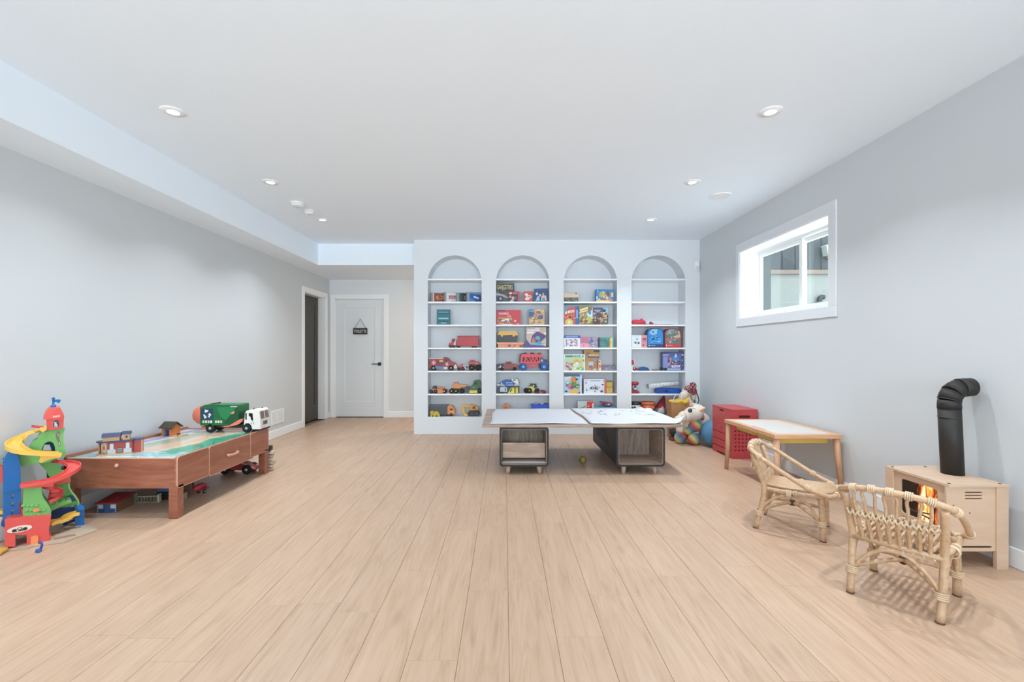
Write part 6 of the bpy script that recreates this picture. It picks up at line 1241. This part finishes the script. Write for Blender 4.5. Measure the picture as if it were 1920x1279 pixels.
game('large navy playset box with a castle picture at the right of the fourth arch', 3, 1243, 1282, 659.5, '#343a6a', [('r', 0, 0, 1, 1, '#56649c'), ('p', [(0, .9), (0, 1), (1, 1), (1, .92), (.5, .96)], '#3a3f78'), ('r', .02, .8, .3, .85, '#d4c4d8'), ('p', [(.02, .05), (.26, .05), (.24, .75), (.04, .78)], '#7f8cc0'), ('p', [(.22, .25), (.36, .72), (.44, .6), (.34, .24)], '#b58a96'), ('c', .3, .5, .06, .08, '#5c3f4c'), ('c', .62, .6, .16, .1, '#3b86cc'), ('p', [(.56, .7), (.62, .92), (.68, .78), (.66, .7)], '#cfd6e4'), ('r', .42, .32, .82, .5, '#4a3a50'), (S, .4, .3, .82, .52, 22, .035, ['#cfa6a0', '#8c3f4c', '#e0dce4', '#5f6fa8', '#8a5c50']), ('p', [(.4, .28), (.84, .28), (.8, .18), (.44, .16)], '#e2e2ec'), ('r', .46, .2, .78, .25, '#b090b8'), ('r', .1, .03, .85, .12, '#9ca8c4'), ('r', .87, .03, 1, .97, '#3f4474'), ('r', .89, .8, .98, .86, '#c9c0d6'), (S, .88, .05, .99, .6, 8, .04, ['#4a5a4c', '#8a92b8', '#c9cfd8'])], -4, .1, Y=YS+.02)
i = Item('toy_mixer', 'dark red toy stand mixer at the left of the fourth arch', 'toy', 4, 1184.5, 1200)
i.prism('base', [(1184.5, 0), (1199, 0), (1199, 4), (1184.5, 4.5)], 0, .1, '#8f2f3a'); i.prism('column', [(1184.5, 4), (1187, 4), (1187, 16), (1184.5, 16)], .02, .08, '#8f2f3a')
q = i.p([(1184.5, 18.5), (1199.5, 18.5)]); G().tube([(q[0][0], .05, q[0][1]), (q[1][0]-.02, .05, q[1][1]), (q[1][0], .05, q[1][1])], [.026, .028, .012], 16).build('mixer_head', C('#a33641', .35), i.t)
i.prism('beater', [(1192, 8), (1194, 8), (1194.5, 14.5), (1191.5, 14.5)], .04, .06, '#4a3c40'); q = i.p([(1193, 4.2)])[0]; G().lathe([(.022, 0), (.036, .02), (.041, .042), (.038, .042), (.02, .004)], 16, (q[0], .05, q[1])).build('bowl', C('#c9cdd0', .3, .6), i.t)
i = Item('toy_case', 'flat blue plastic tool case lying under the paper roll in the fourth arch', 'carry case', 4, 1233, 1277)
i.prism('shell', [(1233, 1.5), (1235, 0), (1275, 0), (1277, 1.5), (1277, 8), (1275, 9.5), (1236, 9.5), (1233, 7)], 0, .14, '#1f4fa4'); i.prism('seam', [(1232.6, 4.3), (1277.4, 4.3), (1277.4, 5), (1232.6, 5)], -.002, .142, '#173c80'); i.prism('latch', [(1247, 2.5), (1251, 2.5), (1251, 6), (1247, 6)], -.006, .004, '#15294e'); i.prism('panel', [(1256, 1.5), (1272, 1.5), (1272, 8), (1256, 8)], -.003, .002, '#275ab4')
t = thing('paper_roll', 'white paper roll with faint blue print lying on the blue case', 'paper roll', (PX(1247, YS), YS+.07, ROWZ[4]+9.5*YS/F+.0402))
a_, b_ = (PX(1218.5, YS)-PX(1247, YS), 0, -.016), (PX(1275, YS)-PX(1247, YS), 0, .030)
m, ns, ls, b = nodes_of('printed_paper'); tc = N(ns, 'ShaderNodeTexCoord'); no = N(ns, 'ShaderNodeTexNoise', Scale=55, Detail=4); ls.new(tc.outputs['Object'], no.inputs[0])
rp = ramp(ns, [(.0, '#8c97a6'), (.42, '#b9c0c8'), (.5, '#dcdedd'), (1, '#e2e3e0')]); ls.new(no.outputs['Fac'], rp.inputs[0]); ls.new(rp.outputs[0], b.inputs['Base Color']); b.inputs['Roughness'].default_value = .7
G().tube([a_, b_], .037, 24).build('roll', m, t); d_ = (Vector(b_)-Vector(a_)).normalized()
G().tube([Vector(a_)-d_*.006, Vector(a_)+d_*.004], .03, 20).build('cardboard_core', C('#a89a86', .7), t)
t.location.y += .0
i = Item('toy_drum', 'white toy drum with dark rim and black marks at the bottom of the fourth arch', 'drum', 5, 1184.5, 1203.5)
q = i.p([(1194, 0)])[0]; G().lathe([(.070, .0), (.073, .004), (.073, .16), (.068, .16), (.066, .15)], 28, (q[0], .08, 0)).build('drum_shell', C('#d3d3d3', .5), i.t); G().lathe([(.0735, .155), (.077, .16), (.077, .19), (.072, .196), (.001, .192)], 28, (q[0], .08, 0)).build('rim', C('#2b2c2e', .4), i.t)
for aa, zz in ((-2.3, .12), (-1.9, .13), (-1.2, .09), (-.9, .13)): G().ball((q[0]+.0725*math.cos(aa), .08+.0725*math.sin(aa), zz), (.018, .008, .012), 0, 10, 6).build('black_mark', C('#26262a', .5), i.t)
i = Item('bucket', 'orange plastic bucket with a face at the bottom of the fourth arch', 'bucket', 5, 1204.5, 1232)
q = i.p([(1218.5, 0)])[0]; G().lathe([(.068, 0), (.074, .004), (.098, .17), (.094, .17), (.07, .008), (.001, .006)], 32, (q[0], .1, 0)).build('tub', C('#d2664a', .35), i.t); G().lathe([(.094, .166), (.104, .168), (.105, .19), (.098, .196), (.092, .19)], 32, (q[0], .1, 0), cap=False).build('rim', C('#e07a5a', .35), i.t)
for aa in (-1.95, -.95): G().ball((q[0]+.092*math.cos(aa), .1+.092*math.sin(aa), .12), (.014, .008, .018), 0, 10, 7).build('face_mark', C('#d8a046', .4), i.t)
i = Item('garden_gnome', 'plush gnome with tall dark red pointed hat and grey beard in the fourth arch', 'plush toy', 5, 1233, 1256, Y=YS-.03)
x_ = 0; G().lathe([(.07, 0), (.085, .03), (.08, .1), (.05, .15)], 18, (-.01, .11, 0)).build('body', C('#6d6a70', .8), i.t)
G().tube([(-.01, .11, .09), (.0, .112, .13), (.022, .115, .2), (.048, .12, .285)], [.078, .066, .04, .006], 18).build('hat', C('#8f2530', .8, vary=.1, scale=50), i.t)
G().tube([(-.02, .03, .115), (-.03, .022, .07), (-.03, .03, .01)], [.03, .05, .03], 12).build('beard', C('#b9b4ae', .9, vary=.15, scale=80, bump=.6), i.t); G().ball((-.01, .022, .122), .017).build('nose', C('#d0a68c', .6), i.t); i.t.name = 'gnome'

# ---------------------------------------------------------------- the heap of toys in the right corner
t = thing('paper_bag', 'brown paper bag with yellow cloth on top standing in the right corner', 'bag', (2.165, 5.98, 0))
BAG = C('#a9794f', .8, vary=.08, scale=12, bump=.5)
v = [(0, 0, 0), (.24, 0, 0), (.24, .16, 0), (0, .16, 0), (-.008, -.004, .47), (.06, .012, .485), (.12, .004, .475), (.18, .012, .482), (.25, -.004, .47), (.25, .165, .5), (.12, .155, .49), (-.008, .165, .5), (.005, -.012, .25), (.12, -.02, .24), (.235, -.012, .25)]
G().add(v, [(0, 1, 14, 13, 12), (12, 13, 6, 5, 4), (13, 14, 8, 7, 6), (1, 2, 9, 8, 14), (2, 3, 11, 10, 9), (3, 0, 12, 4, 11), (0, 3, 2, 1)]).build('bag_body', BAG, t)
G().tube(smooth_path([(.02, .0, .46), (.035, -.006, .54), (.075, -.004, .575), (.12, 0, .575)], 5), .006, 6).build('handle', C('#c9cbcc', .5), t)
def blob(name, pts, vox, mat, parent, sm=2):
    """one continuous soft body grown from overlapping ellipsoids"""
    g = G()
    for c, r, *rot in pts: g.ball(c, r, 0, 20, 12, rot[0] if rot else None)
    o = g.build(name, mat, parent); m = o.modifiers.new('merge', 'REMESH'); m.mode = 'VOXEL'; m.voxel_size = vox; m.use_smooth_shade = True
    s = o.modifiers.new('soften', 'SMOOTH'); s.iterations = sm*3; s.factor = .5
    return o
cl = thing('cloth', 'yellow cloth bundled in the top of the brown paper bag', 'cloth', (2.165, 5.98, .44))
blob('cloth_bundle', [((.06, .06, .03), (.08, .07, .03), Matrix.Rotation(.1, 4, 'Y')), ((.13, .05, .045), (.06, .06, .035)), ((.215, .05, .055), (.05, .06, .05)), ((.18, .03, .03), (.04, .05, .03))], .008, C('#dcb648', .8, vary=.12, scale=30), cl)
# hobby horse head lying in the bag
t = thing('hobby_horse', 'white plush horse head with dark red flowered mane leaning out of the paper bag', 'plush toy', (2.40, 6.03, .49))
CREAM = C('#d3c9be', .9, vary=.05, scale=60, bump=.3)
blob('head', [((-.065, -.02, .07), (.055, .04, .05)), ((-.095, -.02, .045), (.04, .036, .045)), ((-.02, 0, .12), (.06, .045, .065)), ((.03, .01, .16), (.055, .045, .05)), ((.07, .01, .09), (.04, .05, .1))], .008, CREAM, t)
m, ns, ls, b = nodes_of('flowered_cloth'); tc = N(ns, 'ShaderNodeTexCoord'); vo = N(ns, 'ShaderNodeTexVoronoi', Scale=62); ls.new(tc.outputs['Object'], vo.inputs['Vector'])
rp = ramp(ns, [(.0, '#d8cdc8'), (.28, '#d0bdb8'), (.36, '#74262e'), (1, '#6a2028')]); ls.new(vo.outputs['Distance'], rp.inputs[0]); ls.new(rp.outputs[0], b.inputs['Base Color']); b.inputs['Roughness'].default_value = .85
blob('mane', [((.01, -.03, .15), (.055, .035, .055)), ((.05, -.035, .19), (.045, .03, .05)), ((.055, -.04, .12), (.045, .03, .05)), ((-.03, -.02, .155), (.04, .03, .03))], .007, m, t)
G().tube([(.05, .0, .22), (.06, .0, .255)], [.022, .006], 10).build('ear', CREAM, t)
G().tube(smooth_path([(.07, -.045, .14), (.1, -.05, .08), (.12, -.045, .0), (.1, -.03, -.06)], 5), .008, 6).build('strap', C('#5c4636', .6), t)
G().ball((-.075, -.052, .075), .007).build('eye', C('#2b2424', .3), t)
# blue guitar
t = thing('toy_guitar', 'bright blue toy guitar leaning in the right corner', 'guitar', (2.60, 6.12, 0), 0)
BLUE = C('#1d6fa8', .35)
body = [(.0, .02), (.07, .03), (.11, .09), (.105, .16), (.075, .21), (.085, .26), (.07, .32), (.03, .345), (-.03, .345), (-.07, .32), (-.085, .26), (-.075, .21), (-.105, .16), (-.11, .09), (-.07, .03)]
q = G().prism(body, -.025, .025).build('guitar_body', BLUE, t)
G().lathe([(.032, -.001), (.001, -.001)], 20, (0, -.026, .2), 'y').build('sound_hole', C('#15364f', .5), q); G().box(-.04, .04, -.032, -.025, .085, .1, b=.002).build('bridge', C('#17486c', .5), q)
G().box(-.017, .017, -.035, -.015, .24, .62, b=.003).build('neck', C('#2a6f9c', .4), t)
hd = G().prism([(-.018, .61), (.018, .61), (.034, .64), (.034, .71), (.02, .735), (-.02, .735), (-.034, .71), (-.034, .64)], -.03, -.012).build('headstock', C('#2f7fb4', .4), t)
for s_ in (-1, 1):
    for k in range(3): G().cyl((s_*.036, -.02, .645+k*.026), .007, -.006, .006, 'x', 8).build('tuning_peg', C('#b9c9d4', .3, .4), hd)
for k in range(4): G().tube([(-.0105+k*.007, -.036, .09), (-.0105+k*.007, -.036, .69)], .0008, 4).build('string', C('#c9d0d4', .3, .6), t)
t.rotation_euler = (math.radians(-8), math.radians(-6), 0); t.scale = (.72, .9, .97); t.location = (2.575, 6.09, .01)
# unicorn plush
t = thing('plush_unicorn', 'big white plush unicorn with twisted horn and rainbow chest and hooves by the blue ball', 'plush toy', (2.26, 5.62, 0))
WH = C('#d9cfc2', .95, vary=.05, scale=90, bump=.4)
m, ns, ls, b = nodes_of('rainbow_plush'); tc = N(ns, 'ShaderNodeTexCoord'); mp = N(ns, 'ShaderNodeMapping'); mp.inputs['Rotation'].default_value = (0, .75, 0); ls.new(tc.outputs['Object'], mp.inputs[0])
wv = N(ns, 'ShaderNodeTexWave', wave_type='BANDS', wave_profile='SAW', Scale=2.1, Distortion=.7, Detail=1); ls.new(mp.outputs[0], wv.inputs['Vector'])
rp = ramp(ns, [(.0, '#b25a60'), (.14, '#c0695a'), (.28, '#d3a06a'), (.42, '#d6c584'), (.56, '#93b08f'), (.7, '#6a949f'), (.84, '#57708f'), (.96, '#83668c')]); ls.new(wv.outputs['Fac'], rp.inputs[0])
ls.new(rp.outputs[0], b.inputs['Base Color']); b.inputs['Roughness'].default_value = .95; RB = m
def ux(px, Y=5.55): return PX(px, Y)-2.26
def uz(py, Y=5.55): return PZ(py, Y)
blob('trunk', [((.17, .22, .25), (.17, .13, .13)), ((.02, .03, .20), (.09, .09, .11)), ((-.02, 0, .27), (.07, .07, .10))], .012, WH, t)
blob('rainbow_chest', [((.036, -.035, .235), (.09, .08, .085), Matrix.Rotation(-.5, 4, 'Y')), ((-.03, -.02, .17), (.06, .06, .05))], .01, RB, t)
hd = blob('head', [((ux(1301), -.06, uz(776)), (.115, .10, .088)), ((ux(1284), -.08, uz(781)), (.085, .075, .07)), ((ux(1271), -.09, uz(786.5)), (.05, .058, .05)), ((ux(1309), -.05, uz(770)), (.085, .085, .075))], .01, WH, t)
G().tube(smooth_path([(ux(1277), -.155, uz(770)), (ux(1280.5), -.166, uz(776)), (ux(1281), -.165, uz(783)), (ux(1280), -.15, uz(789))], 4), .0022, 5).build('muzzle_seam', C('#6e5f58', .8), hd)
ey = G().ball((ux(1288.5), -.158, uz(768)), (.027, .012, .026), 0, 16, 10).build('eye', C('#3c4650', .3), hd)
G().ball((ux(1289.5), -.167, uz(768.6)), (.013, .007, .015)).build('pupil', C('#15171a', .2), ey) if False else None
G().tube(smooth_path([(ux(1292), -.15, uz(764.5)), (ux(1296), -.153, uz(764)), (ux(1299), -.148, uz(766.5))], 4), .003, 5).build('eyebrow', C('#5b6a78', .8), hd)
G().ball((ux(1267.5), -.142, uz(784.5)), (.006, .004, .009)).build('nostril', C('#4a4240', .6), hd)
er = G().ball((ux(1312), -.12, uz(767)), (.052, .02, .026), 0, 14, 9, Matrix.Rotation(-.45, 4, 'Y')).build('ear', WH, hd)
G().ball((ux(1312), -.134, uz(767.5)), (.038, .012, .016), 0, 14, 9, Matrix.Rotation(-.45, 4, 'Y')).build('ear_lining', C('#dc9a7c', .9), er)
hp = [(ux(1297)-.004*k, -.06, uz(761)+.016*k) for k in range(7)]
g = G(); g.tube(hp, [.020-.0025*k for k in range(7)], 10)
for k in range(1, 6): g.tube([Vector(hp[k])+Vector((math.cos(a*PI/5)*(.0215-.0025*k), math.sin(a*PI/5)*(.0215-.0025*k), .002*math.cos(a*PI/5))) for a in range(10)], .0035, 5, closed=True)
g.build('horn', C('#d9b6ac', .6), hd)
blob('mane', [((ux(1318), -.02, uz(772)), (.03, .05, .05)), ((ux(1318), -.03, uz(783)), (.035, .05, .045)), ((ux(1307), .0, uz(760)), (.05, .05, .022))], .01, RB, t)
for (x, y, z, rx, rz_) in ((ux(1282), .04, .075, .072, .075), (ux(1306)-.02, -.04, .075, .072, .075)):
    lg = blob('leg', [((x+.02, y+.03, .16), (.06, .06, .08)), ((x+.04, y+.06, .2), (.06, .06, .06))], .01, WH, t)
    G().ball((x, y, z), (rx, rx, rz_), 0, 20, 14).build('hoof', RB, lg)
# blue ball, dark cushion and small shoe
t = thing('exercise_ball', 'large matte blue ball on the floor between the red chest and the unicorn', 'ball', (2.495, 5.462, 0))
G().ball((0, 0, .160), .160, 0, 32, 20).build('ball_skin', C('#4f82a8', .55, vary=.03), t); G().lathe([(.012, -.0015), (.009, .004), (.001, .004)], 12, (0, 0, .319)).build('valve', C('#3b6485', .5), t)
t = thing('toy_tub', 'dark grey round tub on the floor behind the end of the low table', 'tub', (PX(1266, 5.85), 5.85, .055)); t.scale = (.8, .8, 1)
t = t; G().lathe([(.055, .0), (.085, .03), (.098, .075), (.093, .075), (.078, .03), (.001, .008)], 26).build('bowl', C('#34343a', .7), t); G().lathe([(.093, .07), (.101, .073), (.1, .082), (.092, .08)], 26, cap=False).build('rim', C('#45454b', .6), t)
s = thing('toy_blocks', 'small brown and red wooden toy on the floor under the grey tub', 'toy', (PX(1263, 5.86), 5.86, 0)); s.scale = (.85, .8, 1)
G().box(-.055, .045, -.05, .06, .0, .05, b=.006).build('brown_block', C('#7c4a38', .6), s); G().cyl((-.03, -.052, .024), .016, -.008, .003, 'y', 14).build('wheel', C('#a8543c', .5), s); G().cyl((.025, -.052, .024), .016, -.008, .003, 'y', 14).build('wheel', C('#a8543c', .5), s)
